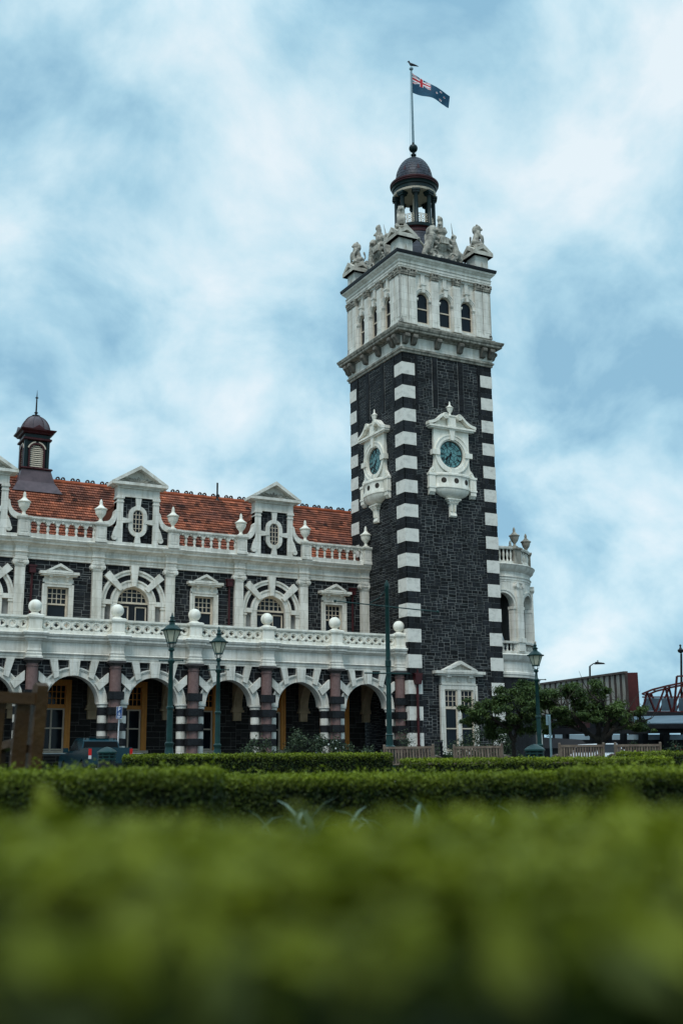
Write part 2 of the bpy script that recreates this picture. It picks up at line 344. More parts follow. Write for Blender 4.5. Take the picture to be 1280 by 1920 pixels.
def pediment(mb, cx, hw, z0, zap, y0, y1, th=.12, over=.0):
    # raking cornice and horizontal base, with a sunk triangular field
    s = (zap-z0)/hw
    mb.prism([(cx-hw, z0), (cx+hw, z0), (cx+hw, z0+th*.9), (cx-hw, z0+th*.9)], y0, y1)
    for q in (-1, 1):
        mb.prism([(cx+q*hw, z0+th*.9), (cx, zap), (cx, zap-th*1.25), (cx+q*(hw-th*1.25/s), z0+th*.9)], y0-.012, y1)
    mb.prism([(cx-hw+th, z0+th*.5), (cx+hw-th, z0+th*.5), (cx, zap-th)], y0+(y1-y0)*.45, y1-.01)

# ------------------------------------------------------------------ ground
def sheet(name, d0, d1, half, material, dz=0, l0=None, l1=None, nd=40):
    mb = MB(); vs = []; fs = []
    l0 = -half if l0 is None else l0; l1 = half if l1 is None else l1
    ds = [d0+(d1-d0)*(i/nd)**2 for i in range(nd+1)]
    for d in ds:
        for l in (l0, (l0+l1)/2, l1):
            x = CAM[0]+FH[0]*d+RH[0]*l; y = CAM[1]+FH[1]*d+RH[1]*l
            vs.append((x, y, gz(x, y)+dz))
    for i in range(nd):
        for k in range(2): fs.append((3*i+k, 3*i+k+1, 3*i+k+4, 3*i+k+3))
    mb.add(vs, fs); return structure(obj(name, mb, material))
GRASSM = mat('lawn', (.035, .065, .012), (.018, .035, .008), .9, 6, bump=.5)
ASPH = mat('asphalt', (.06, .06, .062), (.04, .04, .042), .85, 5, bump=.3, speck=.2)
SOIL = mat('soil', (.035, .026, .018), (.018, .013, .010), .95, 6, bump=.8)
sheet('ground', -40, 4000, 3000, GRASSM, 0, nd=60)
sheet('soil', .2, 6.2, 5, SOIL, .004)
GRAVEL = mat('path_gravel', (.22, .20, .17), (.14, .125, .105), .9, 6, bump=.5, speck=.3)
sheet('path', 25.5, 35.5, 40, GRAVEL, .004)
sheet('garden_path', 9.5, 12.5, 30, GRAVEL, .004)
sheet('forecourt', 38, 140, 80, ASPH, .004)

# ------------------------------------------------------------------ clock tower
S = 6.2; TG = .2
tw = thing('clock_tower', 'tall square clock tower of dark bluestone with white corner blocks and a domed lantern', 'tower', (3.1, 3.1, TG))
TC = (3.1, 3.1, 0); FACES = [(-math.pi/2, 'left'), (math.pi/2, 'right'), (math.pi, 'back')]
def on_faces(o, faces=(0, 1, 2)):
    for i in faces: turned(o, FACES[i][0], TC)
# shaft: lime mortar core carrying bluestone on each face
QZ = [(23.343-1.4014*k-.73, 23.343-1.4014*k) for k in range(0, 17)]
QW = .80
mb = MB(); mb.loft([(0, TG), (0, 24.0)], .0, S, .0, S); obj('shaft_core', mb, MORTAR, tw)
WIN = lambda u, z: 1.9 < u < 4.3 and 1.2 < z < 5.6
STRIPS = [(.82, 1.0), (2.05, 2.35), (3.85, 4.15), (5.2, 5.38)]
def wall(win, seed):
    mb = MB()
    ashlar(mb, QW, S-QW, .9, 20.9, -.012, (WIN if win else None), seed=seed)
    ashlar(mb, QW, S-QW, 20.9, 23.95, -.012, lambda u, z: any(a-.05 < u < b+.05 for a, b in STRIPS), seed=seed+50)
    for a, b in STRIPS:
        for k in range(9): mb.box(a, b, -.06, .02, 20.9+k*.338, 20.9+k*.338+.325, random.uniform(.3, .6))
    for k, (z0, z1) in enumerate(QZ):
        lo_ = z1; hi_ = QZ[k-1][0] if k else 23.95
        for side in (0, 1):
            rr = random.Random(seed*100+k*2+side); n = 2 if hi_-lo_ < .75 else 2; h = (hi_-lo_)/n
            for j in range(n):
                wq = QW+(.0 if j else .26)
                cut = rr.choice([.42, .55]) if j else rr.choice([.62, .72])
                for a, b in ((0, cut), (cut, wq)):
                    A, B = (a, b) if not side else (S-b, S-a)
                    if WIN(A, lo_+.1) and win: continue
                    mb.box(A+(.013 if A > .01 else -.024), B-(.013 if B < S-.01 else -.024), -.024, .03, lo_+j*h+.013, lo_+(j+1)*h-.013, min(1, max(0, rr.gauss(.5, .2))))
    for k in range(9): mb.box(.0+k*S/9+.008, (k+1)*S/9-.008, -.12, .05, TG, .88, random.uniform(.3, .7))
    return obj('masonry_wall', mb, DARK, tw)
wall(True, 1); o = wall(False, 2); o.location = o.location; WL[o.name] = WL[o.name]
rel = None
for i in range(3):
    c = turned(o, FACES[i][0], TC)
bpy.data.objects.remove(o)
# white corner blocks
def quoin(z0, z1, cx, cy):
    mb = MB(); a = QW+.02
    x0, x1 = (-.045, a) if cx == 0 else (S-a, S+.045); y0, y1 = (-.045, a+.05) if cy == 0 else (S-a-.05, S+.045)
    mb.box(x0, x1, y0, y1, z0, z1); return obj('corner_block', mb, QUOIN, tw)
for k, (z0, z1) in enumerate(QZ):
    if k == 0: q0 = {(cx, cy): quoin(z0, z1, cx, cy) for cx in (0, 1) for cy in (0, 1)}
    else:
        for o in q0.values(): dup(o, (0, 0, -1.4014*k))
# lower cornice
mb = MB(); mb.loft([(.05, 23.93), (.10, 23.95), (.10, 24.05), (.17, 24.10), (.17, 24.20), (.09, 24.23), (.09, 24.92), (.16, 24.95), (.16, 25.02), (.50, 25.06), (.54, 25.10), (.54, 25.19), (.60, 25.24), (.64, 25.36), (.64, 25.40), (.30, 25.52), (.26, 25.56), (.26, 25.62), (.10, 25.66), (.10, 25.72), (.02, 25.72)], 0, S, 0, S)
obj('lower_cornice', mb, GRIME, tw)
mb = MB(); mb.loft([(.096, 24.26), (.096, 24.90)], 0, S, 0, S); obj('frieze_band', mb, WHITE, tw)
mb = MB()
mb.prism([(-.09, 24.96), (-.50, 24.96), (-.54, 24.88), (-.52, 24.76), (-.44, 24.70), (-.38, 24.62), (-.34, 24.50), (-.28, 24.42), (-.09, 24.40)], -.15, .15, 'x')
mb.tube([(-.165, -.46, 24.84), (.165, -.46, 24.84)], .07, 10); mb.tube([(-.165, -.22, 24.49), (.165, -.22, 24.49)], .06, 10)
br = obj('scroll_bracket', mb, BRACKET, tw, 40)
first = True
for u in (.12, .68, 2.32, 3.88, 5.52, 6.08):
    b_ = br if first else dup(br); b_.location = br.location if first else br.location+Vector((u-.12, 0, 0)); WL[b_.name] = WL[br.name]+Vector((0 if first else u-.12, 0, 0))
    if first: b_.location.x += .12; WL[b_.name].x += .12; first = False
    for i in (0, 1, 2): turned(b_, FACES[i][0], TC)

# belfry: four arcaded sides
WU = [1.55, 3.1, 4.65]; PIL = [(-.12, .44), (.49, 1.0), (2.07, 2.58), (3.62, 4.13), (5.20, 5.71), (5.76, 6.32)]
zs, zb0, zt0 = 27.50, 25.95, 29.2
def low(u):
    for c in WU:
        if abs(u-c) < .43: return zs+math.sqrt(max(0, .43**2-(u-c)**2))
    return 25.7
us = [0]
for c in WU:
    us += [c-.431]+[c-.43*math.cos(math.pi*i/12) for i in range(13)]+[c+.431]
us += [S]
mb = MB(); mb.strips(us, low, zt0, .10, .5)
for c in WU:
    mb.box(c-.43, c+.43, .05, .5, 25.7, 25.95)
    mb.ring(c, zs, .43, .50, 0, math.pi, 14, .02, .1); mb.ring(c, zs, .50, .60, 0, math.pi, 14, -.02, .1); mb.ring(c, zs, .60, .66, 0, math.pi, 14, -.06, .1)
    for q in (-1, 1):
        a, b = sorted((c+q*.43, c+q*.60)); mb.box(a, b, -.01, .1, 25.7, zs-.10)
        a, b = sorted((c+q*.40, c+q*.66)); mb.box(a, b, -.06, .1, zs-.20, zs-.14); mb.box(a-.02, b+.02, -.09, .1, zs-.14, zs-.03)
    mb.prism([(c-.09, 27.86), (c+.09, 27.86), (c+.14, 28.32), (c-.14, 28.32)], -.12, .1); mb.box(c-.19, c+.19, -.16, .1, 28.32, 28.42)
    mb.box(c-.13, c+.13, .0, .1, 28.42, 29.18)
mb.box(0, S, -.02, .1, 29.05, 29.17)
for q in (0, S): mb.box(q-.121 if q == 0 else q-.12, q+.12 if q == 0 else q+.121, -.121, .05, 25.95, 28.70)
bw = obj('belfry_wall', mb, WHITE, tw, 30)
on_faces(bw)
mb = MB()
for a, b in PIL:
    pc = MB()
    mb.box(a, b, -.12, .1, 25.95, 28.70); mb.box(a-.03, b+.03, -.15, .1, 25.74, 25.86); mb.box(a-.015, b+.015, -.135, .1, 25.86, 25.95)
    mb.box(a+.10, b-.10, -.135, 0, 26.1, 28.55)
    w_ = b-a
    pc.box(a+.01, b-.01, -.13, .08, 28.70, 28.76)
    for r_, (zz0, n_, pr_) in enumerate(((28.76, 4, .05), (28.88, 3, .08))):
        for j in range(n_):
            x = a+(j+.5)*w_/n_; h = .17
            pc.prism([(x-.5*w_/n_, zz0), (x+.5*w_/n_, zz0), (x+.42*w_/n_, zz0+h*.7), (x, zz0+h), (x-.42*w_/n_, zz0+h*.7)], -.13-pr_, .06)
    for q in (a+.02, b-.02): pc.tube([(q, -.24, 29.04), (q, 0, 29.04)], .062, 8)
    pc.tube([((a+b)/2, -.2, 29.06), ((a+b)/2, 0, 29.06)], .05, 8)
    pc.box(a-.05, b+.05, -.23, .08, 29.10, 29.17)
    pm = MB(); pm.v, pm.f, pm.mi, pm.t = mb.v, mb.f, mb.mi, mb.t; mb = MB()
    pl = obj('pilaster', pm, WHITE, tw); sub_o = obj('leafy_capital', pc, GRIME, tw); sub_o.parent = pl; sub_o.location = WL[sub_o.name]-WL[pl.name]; on_faces(pl)
# windows of the belfry
mb = MB(); fr = MB()
c = WU[0]
arch = [(c-.43, 25.95)]+[(c-.43*math.cos(math.pi*i/12), zs+.43*math.sin(math.pi*i/12)) for i in range(13)]+[(c+.43, 25.95)]
mb.prism(arch, .20, .24)
fr.ring(c, zs, .36, .425, 0, math.pi, 14, .14, .20)
for q in (-1, 1): a, b = sorted((c+q*.36, c+q*.425)); fr.box(a, b, .14, .20, 25.96, zs)
fr.box(c-.36, c+.36, .15, .20, 26.86, 26.93); fr.box(c-.36, c+.36, .14, .20, 25.96, 26.05)
wn_ = obj('arched_window', mb, GLASS, tw); wf = obj('window_frame', fr, CREAM, tw); wf.parent = wn_; wf.location = WL[wf.name]-WL[wn_.name]
for j in (1, 2): dup(wn_, (WU[j]-WU[0], 0, 0))
wins = [o for o in tw.children if o.name.startswith('arched_window')]
for o in wins:
    for i in (0, 1, 2): turned(o, FACES[i][0], TC)
# belfry entablature and dark gutter
mb = MB(); mb.loft([(.10, 29.16), (.14, 29.18), (.14, 29.30), (.17, 29.31), (.17, 29.46), (.22, 29.50), (.18, 29.52), (.16, 29.55), (.16, 29.68), (.24, 29.74), (.28, 29.80), (.36, 29.86), (.38, 29.95), (0, 29.95)], 0, S, 0, S)
obj('belfry_entablature', mb, WHITE, tw)
mb = MB(); mb.loft([(.34, 29.955), (.42, 29.97), (.45, 30.10), (.45, 30.16), (.36, 30.19), (-.1, 30.22)], 0, S, 0, S); obj('gutter', mb, LEAD, tw)
# corner pedestals with crossed gables, each carrying a seated beast
mb = MB(); mb.box(-.08, .86, -.08, .86, 30.2, 31.12); mb.m = 1
for a in (0, 1, 2, 3):
    sub = MB(); sub.prism([(-.11, 30.2), (.11, 30.2), (0, 30.75)], -.515, -.4)
    ped_ = MB(); pediment(ped_, 0, .72, 31.08, 31.86, -.70, 0, .25)
    for q in (sub, ped_):
        M = Matrix.Translation((.39, .39, 0)) @ Matrix.Rotation(a*math.pi/2, 4, 'Z')
        mb.M = M; mb.add(q.v, q.f); mb.M = None
mb.box(.05, .73, .05, .73, 31.5, 31.84)
pd = obj('corner_pedestal', mb, [WHITE, CAPSTONE], tw)
def beast(shield, M):
    P = [('b', (0, .02, .36), .30, (.9, 1.1, 1.1)), ('c', (0, .05, .35), (0, -.12, 1.05), .28, .23), ('b', (0, -.14, 1.30), .23, (1, 1, 1.1)), ('b', (0, .02, 1.22), .28, (1, .8, 1.1)),
         ('c', (0, -.25, 1.26), (0, -.38, 1.22), .12, .09), ('b', (-.13, -.1, 1.52), .07), ('b', (.13, -.1, 1.52), .07),
         ('c', (-.17, -.18, .95), (-.2, -.40, .62), .12, .09), ('c', (.17, -.18, .95), (.2, -.42, .60), .12, .09), ('c', (-.2, -.40, .62), (-.2, -.38, .1), .085, .08), ('c', (.2, -.42, .6), (.2, -.38, .1), .085, .08),
         ('c', (-.26, .1, .3), (-.27, -.25, .16), .18, .12), ('c', (.26, .1, .3), (.27, -.25, .16), .18, .12), ('c', (-.25, -.25, .08), (-.25, -.42, .07), .1, .08), ('c', (.25, -.25, .08), (.25, -.42, .07), .1, .08),
         ('c', (.1, .3, .15), (.3, .42, .5), .06, .05), ('c', (.3, .42, .5), (.2, .38, .85), .05, .08), ('x', (-.38, .38, -.5, .45, -.04, .05))]
    if shield: P += [('b', (0, -.46, .48), .30, (.85, .22, 1.15))]
    return sculpt('seated_beast', P, .036, SCULPT, pd, M)
lion = beast(True, Matrix.Translation((.39, .39, 31.86)) @ Matrix.Rotation(R(-28), 4, 'Z') @ Matrix.Scale(.95, 4))
lion.parent = pd; lion.location = WL[lion.name]-WL[pd.name]
c2 = dup(pd, (5.42, 0, 0)); c3_ = dup(pd, (0, 5.42, 0)); c4 = dup(pd, (5.42, 5.42, 0))
for c_, an in ((c2, 75), (c3_, -60), (c4, 100)):
    for ch in c_.children: ch.rotation_euler = (0, 0, R(an))
# carved royal arms standing on each side: shield, crest, lion and horned horse on a scrolled base
mb_M = Matrix.Translation((3.25, .38, 30.2))
arms = [('b', (0, 0, 1.42), .50, (.95, .35, 1.2)), ('b', (0, -.1, 1.42), .40, (.95, .35, 1.2)), ('x', (-1.62, 1.62, -.2, .3, 0, .16)), ('c', (-1.4, 0, .22), (1.4, 0, .22), .2, .2),
        ('b', (0, 0, 2.12), .32, (1.1, .8, .8)), ('c', (-.3, 0, 2.2), (-.2, 0, 2.45), .12, .08), ('c', (.3, 0, 2.2), (.22, 0, 2.45), .12, .08),
        ('c', (-.12, 0, 2.35), (-.05, 0, 2.8), .22, .17), ('b', (-.1, -.02, 2.92), .19), ('b', (-.17, 0, 3.10), .09), ('b', (-.02, 0, 3.08), .08), ('c', (-.1, -.1, 2.6), (-.3, -.2, 2.5), .09, .07),
        # lion
        ('c', (-1.05, 0, .75), (-.75, -.02, 1.75), .30, .30), ('b', (-.68, -.05, 2.10), .30, (1, .9, 1.05)), ('b', (-.78, 0, 1.95), .34, (1, .8, 1.1)), ('c', (-.6, -.15, 2.08), (-.5, -.28, 2.03), .13, .1), ('c', (-.7, -.12, 1.7), (-.35, -.2, 1.55), .12, .1), ('c', (-.75, 0, 1.5), (-.4, -.18, 1.2), .12, .09),
        ('c', (-1.1, 0, .8), (-1.35, -.08, .45), .24, .15), ('c', (-1.35, -.08, .45), (-1.1, -.1, .2), .14, .12), ('c', (-1.0, -.05, .75), (-.7, -.15, .4), .2, .12), ('c', (-1.2, .05, .9), (-1.62, 0, 1.25), .09, .06), ('b', (-1.68, 0, 1.32), .13),
        # horned horse
        ('c', (1.05, 0, .75), (.82, 0, 1.55), .28, .24), ('c', (.82, 0, 1.55), (.86, 0, 2.0), .2, .15), ('c', (.86, 0, 2.02), (.68, -.14, 1.92), .15, .08), ('b', (.94, .02, 2.0), .15), ('c', (.80, 0, 1.5), (.42, -.18, 1.62), .11, .08), ('c', (.85, 0, 1.35), (.45, -.18, 1.2), .11, .08),
        ('c', (1.05, 0, .8), (1.32, -.05, .45), .22, .12), ('c', (1.32, -.05, .45), (1.15, -.05, .15), .12, .1), ('c', (1.0, -.05, .75), (.72, -.12, .4), .18, .1), ('c', (1.2, .05, .85), (1.42, .02, 1.0), .07, .06), ('c', (1.42, .02, 1.0), (1.40, .02, .5), .07, .1)]
arms += [('b', (0, .18, .9), 1.0, (1.15, .16, .9)), ('b', (-.5, .15, 1.5), .7, (1, .2, 1)), ('b', (.45, .15, 1.35), .65, (1, .2, 1)), ('b', (-.75, .1, .55), .5, (1.3, .3, .9)), ('b', (.75, .1, .5), .5, (1.3, .3, .9))]
for q in (-1, 1):
    for i in range(14):
        a = i*.5; r_ = .30-.016*i
        arms.append(('b', (q*.62+q*r_*math.cos(a), -.2, .50+r_*math.sin(a)), .075))
    for i in range(10): arms.append(('b', (q*(.15+.07*i), -.25, .30+.10*math.sin(i*1.1)), .09))
    for i in range(9): arms.append(('b', (q*(.45+.10*math.cos(i)), -.1, .95+.055*i), .08))
ar = sculpt('carved_arms', arms, .036, SCULPT, tw, mb_M, 1)
mb = MB(); mb.tube([(3.25+.80, .36, 32.3), (3.25+.66, .30, 33.05)], [.04, .008], 8); hr = obj('horn', mb, SCULPT, tw); hr.parent = ar; hr.location = WL[hr.name]-WL[ar.name]
mb = MB(); mb.M = mb_M
for k in range(3): mb.box(-.30+k*.21, -.12+k*.21, -.345, -.2, 1.25, 1.65)
sh_ = obj('shield_panel', mb, SCULPT, tw); sh_.parent = ar; sh_.location = WL[sh_.name]-WL[ar.name]
for i in (0, 1, 2): turned(ar, FACES[i][0], TC)
# slate bell roof, drum, open lantern, dome, orb, flagpole
mb = MB(); prof = [(3.5, 30.2), (3.0, 30.45), (2.5, 30.85), (2.1, 31.4), (1.75, 32.0), (1.52, 32.55), (1.42, 32.95)]
for i in range(len(prof)-1):
    (r0, z0), (r1, z1) = prof[i], prof[i+1]; nn = max(1, int((z1-z0)/.16))
    for j in range(nn):
        a = r0+(r1-r0)*j/nn; b = r0+(r1-r0)*(j+1)/nn; za = z0+(z1-z0)*j/nn; zb = z0+(z1-z0)*(j+1)/nn
        K = 48
        for k in range(K):
            t0, t1 = 2*math.pi*(k+.5*(j % 2))/K, 2*math.pi*(k+1+.5*(j % 2))/K
            ca = .02
            mb.add([(3.1+(a+ca)*math.cos(t0), 3.1+(a+ca)*math.sin(t0), za), (3.1+(a+ca)*math.cos(t1), 3.1+(a+ca)*math.sin(t1), za), (3.1+b*math.cos(t1), 3.1+b*math.sin(t1), zb+.01), (3.1+b*math.cos(t0), 3.1+b*math.sin(t0), zb+.01)], [(0, 1, 2, 3)], random.random())
obj('bell_roof', mb, SLATE, tw)
mb = MB(); mb.lathe([(1.43, 32.90), (1.47, 32.95), (1.36, 33.00), (1.36, 33.22), (1.46, 33.26), (1.44, 33.28)], 3.1, 3.1, 40); obj('lantern_drum', mb, MAROON, tw, 40)
mb = MB(); mb.lathe([(1.40, 33.28), (1.46, 33.32), (1.46, 33.46), (1.38, 33.50), (1.38, 33.56), (.2, 33.56)], 3.1, 3.1, 40)
ln = obj('lantern', mb, GREEN, tw, 40)
mb = MB(); mb.lathe([(1.20, 35.86), (1.34, 35.88), (1.38, 36.00), (1.22, 36.06)], 3.1, 3.1, 40); mb.lathe([(.1, 35.855), (1.25, 35.855), (1.25, 35.89), (.1, 35.89)], 3.1, 3.1, 40)
k_ = obj('soffit_ring', mb, CREAM, tw, 40)
mb = MB(); mb.lathe([(.14, 33.5), (.14, 35.9)], 3.1, 3.1, 10); obj('lantern_core', mb, CREAM, tw, 40)
mb = MB(); mb.lathe([(1.26, 35.98), (1.33, 36.00), (1.33, 36.26), (1.40, 36.31), (1.42, 36.42), (1.48, 36.47)], 3.1, 3.1, 44); obj('lantern_frieze', mb, GREEN, tw, 40)
mb = MB(); mb.lathe([(1.40, 36.45), (1.50, 36.50), (1.50, 36.56), (1.55, 36.60), (1.56, 36.70), (1.45, 36.78), (1.18, 36.82)], 3.1, 3.1, 44); obj('lantern_cornice', mb, MAROON, tw, 40)
mb = MB()
for j in range(12):
    a0, a1 = j/12*R(84), (j+1)/12*R(84); K = 40
    for k in range(K):
        t0, t1 = 2*math.pi*(k+.5*(j % 2))/K, 2*math.pi*(k+1+.5*(j % 2))/K
        ra, rb = 1.20*math.cos(a0)**.92+.012, 1.20*math.cos(a1)**.92; za, zb = 36.8+1.82*math.sin(a0), 36.8+1.82*math.sin(a1)
        mb.add([(3.1+ra*math.cos(t0), 3.1+ra*math.sin(t0), za), (3.1+ra*math.cos(t1), 3.1+ra*math.sin(t1), za), (3.1+rb*math.cos(t1), 3.1+rb*math.sin(t1), zb), (3.1+rb*math.cos(t0), 3.1+rb*math.sin(t0), zb)], [(0, 1, 2, 3)], random.random())
obj('dome', mb, SLATE, tw)
mb = MB()
for k in range(8): mb.add([(3.1+1.17*math.cos(t)*1.0, 3.1+1.17*math.sin(t), 37.35) for t in (k*math.pi/4-.40, k*math.pi/4-.22)]+[(3.1+1.07*math.cos(k*math.pi/4-.31), 3.1+1.07*math.sin(k*math.pi/4-.31), 37.75)], [(0, 1, 2)])
obj('dome_vent', mb, MAROON, tw)
mb = MB(); mb.lathe([(.24, 38.55), (.22, 38.66), (.10, 38.72), (.10, 38.80), (.17, 38.84), (.17, 38.92), (.09, 38.97), (.09, 39.12)], 3.1, 3.1, 16); mb.sphere((3.1, 3.1, 39.36), .285, 20); mb.lathe([(.09, 39.6), (.08, 39.78)], 3.1, 3.1, 12); obj('orb', mb, GREEN, tw, 40)
mb = MB(); mb.lathe([(.085, 39.75), (.075, 42), (.052, 45.0)], 3.1, 3.1, 12); mb.sphere((3.1, 3.1, 45.12), .14, 12, (1, 1, .8)); obj('flagpole', mb, GREYMETAL, tw, 40)
hx, hy = CR[0], CR[1]
mb = MB()
for q, zt in ((-.23, 44.9), (.24, 39.6)): mb.tube([(3.1+hx*q, 3.1+hy*q, 38.3), (3.1+hx*q*.35, 3.1+hy*q*.35, zt)], .008, 5)
obj('halyard', mb, GREYMETAL, tw)
mb = MB(); mb.lathe([(.165, 0), (.165, .08), (.135, .12), (.125, 1.98), (.15, 2.04)], 0, 0, 14); mb.box(-.21, .21, -.21, .21, 2.04, 2.16); mb.box(-.25, .25, -.25, .25, 2.16, 2.30)
lc = None; base_me = mb.mesh('lantern_column', [GREEN], 40)
for k in range(8):
    a = R(-118)+k*math.pi/4
    o = link('lantern_column', base_me, ln, (3.1+1.17*math.cos(a), 3.1+1.17*math.sin(a), 33.55)); o.rotation_euler = (0, 0, a)
rl = MB(); rl.tube([(-.30, 0, .72), (.30, 0, .72)], .022, 6); rl.tube([(-.30, 0, .06), (.30, 0, .06)], .022, 6)
for x in (-.28, 0, .28):
    for z in (.22, .52):
        for i in range(10):
            a, b = i*math.pi/5, (i+1)*math.pi/5; rl.tube([(x+.125*math.cos(a), 0, z+.14*math.sin(a)), (x+.125*math.cos(b), 0, z+.14*math.sin(b))], .02, 5)
        rl.sphere((x, 0, z), .045, 6)
for x in (-.14, .14): rl.tube([(x, 0, .06), (x, 0, .72)], .016, 5)
rme = rl.mesh('railing', [CREAM])
for k in range(8):
    a = R(-118)+(k+.5)*math.pi/4
    o = link('railing', rme, ln, (3.1+1.10*math.cos(a), 3.1+1.10*math.sin(a), 33.56)); o.rotation_euler = (0, 0, a+math.pi/2)

# the clock: carved surround, dial, hands
u0 = 3.1
mb = MB(); P = []
mb.prism([(u0-1.20, 16.85), (u0-1.20, 19.55), (u0+1.20, 19.55), (u0+1.20, 16.85)], -.22, .02)
cs = MB()
cs.prism([(u0-1.2, 16.85), (u0-.81*1.0, 16.85), (u0-.81, 19.55), (u0-1.2, 19.55)], -.22, .02)
cs.prism([(u0+1.2, 16.85), (u0+.81, 16.85), (u0+.81, 19.55), (u0+1.2, 19.55)], -.22, .02)
def hole(uu, top):
    h = math.sqrt(max(0, .815**2-(uu-u0)**2)); return 18.13+h if top else 18.13-h
ua = [u0-.81*math.cos(math.pi*i/20) for i in range(21)]
cs.strips(ua, lambda q: hole(q, True), 19.55, -.22, .02)
for i in range(20):
    a, b = ua[i], ua[i+1]; za, zb = hole(a, False), hole(b, False)
    cs.add([(a, -.22, 16.85), (b, -.22, 16.85), (b, -.22, zb), (a, -.22, za), (a, .02, za), (b, .02, zb)], [(0, 1, 2, 3), (3, 2, 5, 4)])
cs.ring(u0, 18.13, .81, .90, 0, 2*math.pi, 40, -.20, .0); cs.ring(u0, 18.13, .90, 1.10, 0, 2*math.pi, 40, -.29, -.2); cs.ring(u0, 18.13, 1.10, 1.17, 0, 2*math.pi, 40, -.33, -.2)
cs.prism([(u0-.10, 18.93), (u0+.10, 18.93), (u0+.19, 19.55), (u0-.19, 19.55)], -.40, -.2)
for q in (-1, 1):
    a, b = sorted((u0+q*.86, u0+q*1.36)); cs.box(a, b, -.38, .02, 17.98, 18.28)
cs.box(u0-.13, u0+.13, -.36, -.2, 16.92, 17.3)
for q in (-1, 1):     # flaring shoulders with their small volutes
    cs.prism([(u0+q*1.2, 17.6), (u0+q*1.26, 17.3), (u0+q*1.42, 17.14), (u0+q*1.52, 16.95), (u0+q*1.62, 16.85), (u0+q*1.0, 16.85)], -.20, .02)
    cs.ring(u0+q*1.32, 17.05, .05, .11, 0, 2*math.pi, 14, -.25, -.18)
ck = obj('clock', cs, PALE, tw)
def sub(o, p): o.parent = p; o.location = WL[o.name]-WL[p.name]; return o
mb = MB(); mb.box(u0-1.5, u0+1.5, -.42, .02, 19.55, 19.63); mb.box(u0-1.58, u0+1.58, -.50, .02, 19.63, 19.74)
mb.box(u0-.27, u0+.27, -.40, .02, 19.74, 20.42); mb.box(u0-.33, u0+.33, -.45, .02, 20.36, 20.44)
for q in (-1, 1):
    # swan-neck scroll
    pts = [(1.62, 19.74), (1.45, 19.78), (1.2, 19.86), (.95, 20.02), (.75, 20.22), (.60, 20.34), (.46, 20.36)]
    up = [(x, z+.17) for x, z in pts]
    for (A, B, C, D) in zip(pts[:-1], pts[1:], up[1:], up[:-1]):
        mb.prism([(u0+q*A[0], A[1]), (u0+q*B[0], B[1]), (u0+q*C[0], C[1]), (u0+q*D[0], D[1])], -.50, .02)
    mb.tube([(u0+q*.46, -.54, 20.34), (u0+q*.46, 0, 20.34)], .19, 18); mb.tube([(u0+q*.46, -.58, 20.34), (u0+q*.46, -.5, 20.34)], .08, 12)
    mb.ring(u0+q*.46, 20.34, .13, .18, 0, 2*math.pi, 16, -.57, -.5)
    mb.prism([(u0+q*1.2, 19.74), (u0+q*.3, 19.74), (u0+q*.3, 20.2), (u0+q*.72, 20.16), (u0+q*.95, 19.98)], -.16, .02)
urn(mb, u0, -.14, 20.44, .72); sub(obj('clock_pediment', mb, PALE, tw, 40), ck)
mb = MB()
prof = [(1.02, 16.9), (1.06, 16.86), (1.06, 16.76), (.99, 16.72), (.97, 16.68), (.97, 16.24), (1.0, 16.2), (1.0, 16.12), (1.04, 16.1), (1.04, 16.03), (.98, 15.99), (.96, 15.92), (.86, 15.76), (.66, 15.62), (.40, 15.52), (.28, 15.46)]
mb.lathe([(r_*1.22, z) for r_, z in prof], u0, .0, 28, math.pi, 2*math.pi, 1, .62); mb.box(u0-1.2, u0+1.2, -.25, .0, 16.82, 16.9)
for q in (-1, 1):
    a, b = sorted((u0+q*1.18, u0+q*1.60)); mb.box(a, b, -.30, .02, 16.05, 16.75); mb.box(a-.04, b+.04, -.36, .02, 16.75, 16.87)
    mb.box(a-.03, b+.03, -.34, .02, 16.0, 16.1); mb.prism([(-.30, 16.0), (.02, 16.0), (.02, 15.60), (-.14, 15.62), (-.22, 15.72), (-.30, 15.78)], a+.02, b-.02, 'x')
    for k in range(4): mb.box(a+.06+k*.085, a+.10+k*.085, -.325, -.28, 16.14, 16.7)
mb.box(u0-.46, u0+.46, -.42, .02, 15.40, 15.48); mb.box(u0-.38, u0+.38, -.36, .02, 15.32, 15.40)
for k in range(6): mb.box(u0-.30+k*.105, u0-.23+k*.105, -.34, .02, 15.24, 15.32)
mb.box(u0-.30, u0+.30, -.28, .02, 15.18, 15.24); mb.prism([(-.26, 15.2), (.02, 15.2), (.02, 14.42), (-.16, 14.42), (-.24, 14.5), (-.20, 14.62), (-.14, 14.7), (-.18, 15.0)], u0-.22, u0+.22, 'x')
for q in (-.12, .12): mb.box(u0+q-.03, u0+q+.03, -.27, -.1, 14.75, 15.15)
sub(obj('clock_balcony', mb, PALE, tw, 35), ck)
OPENM = mat('opening_shade', (.05, .042, .036), (.03, .026, .022), .9, 4)  # dark discs paint the shade of openings not cut in the bowl
for th_ in (-40, 0, 40):
    a = R(th_-90); M = Matrix.Translation((u0+1.185*math.cos(a), .605*1.2*math.sin(a)*1.0, 16.46)) @ Matrix.Rotation(math.atan2(math.sin(a)/.62, math.cos(a))+math.pi/2, 4, 'Z')
    mb = MB(); mb.M = M; mb.ring(0, 0, .0, .16, 0, 2*math.pi, 20, -.012, .1); sub(obj('opening_disc', mb, OPENM, tw), ck)
dm = MB(); dm.ring(u0, 18.13, .001, .815, 0, 2*math.pi, 48, -.055, .015)
TEAL = mat('opal_glass', (.14, .30, .31), (.09, .22, .23), .25, 2.5)
dl = sub(obj('dial', dm, TEAL, tw), ck)
bm_ = MB()
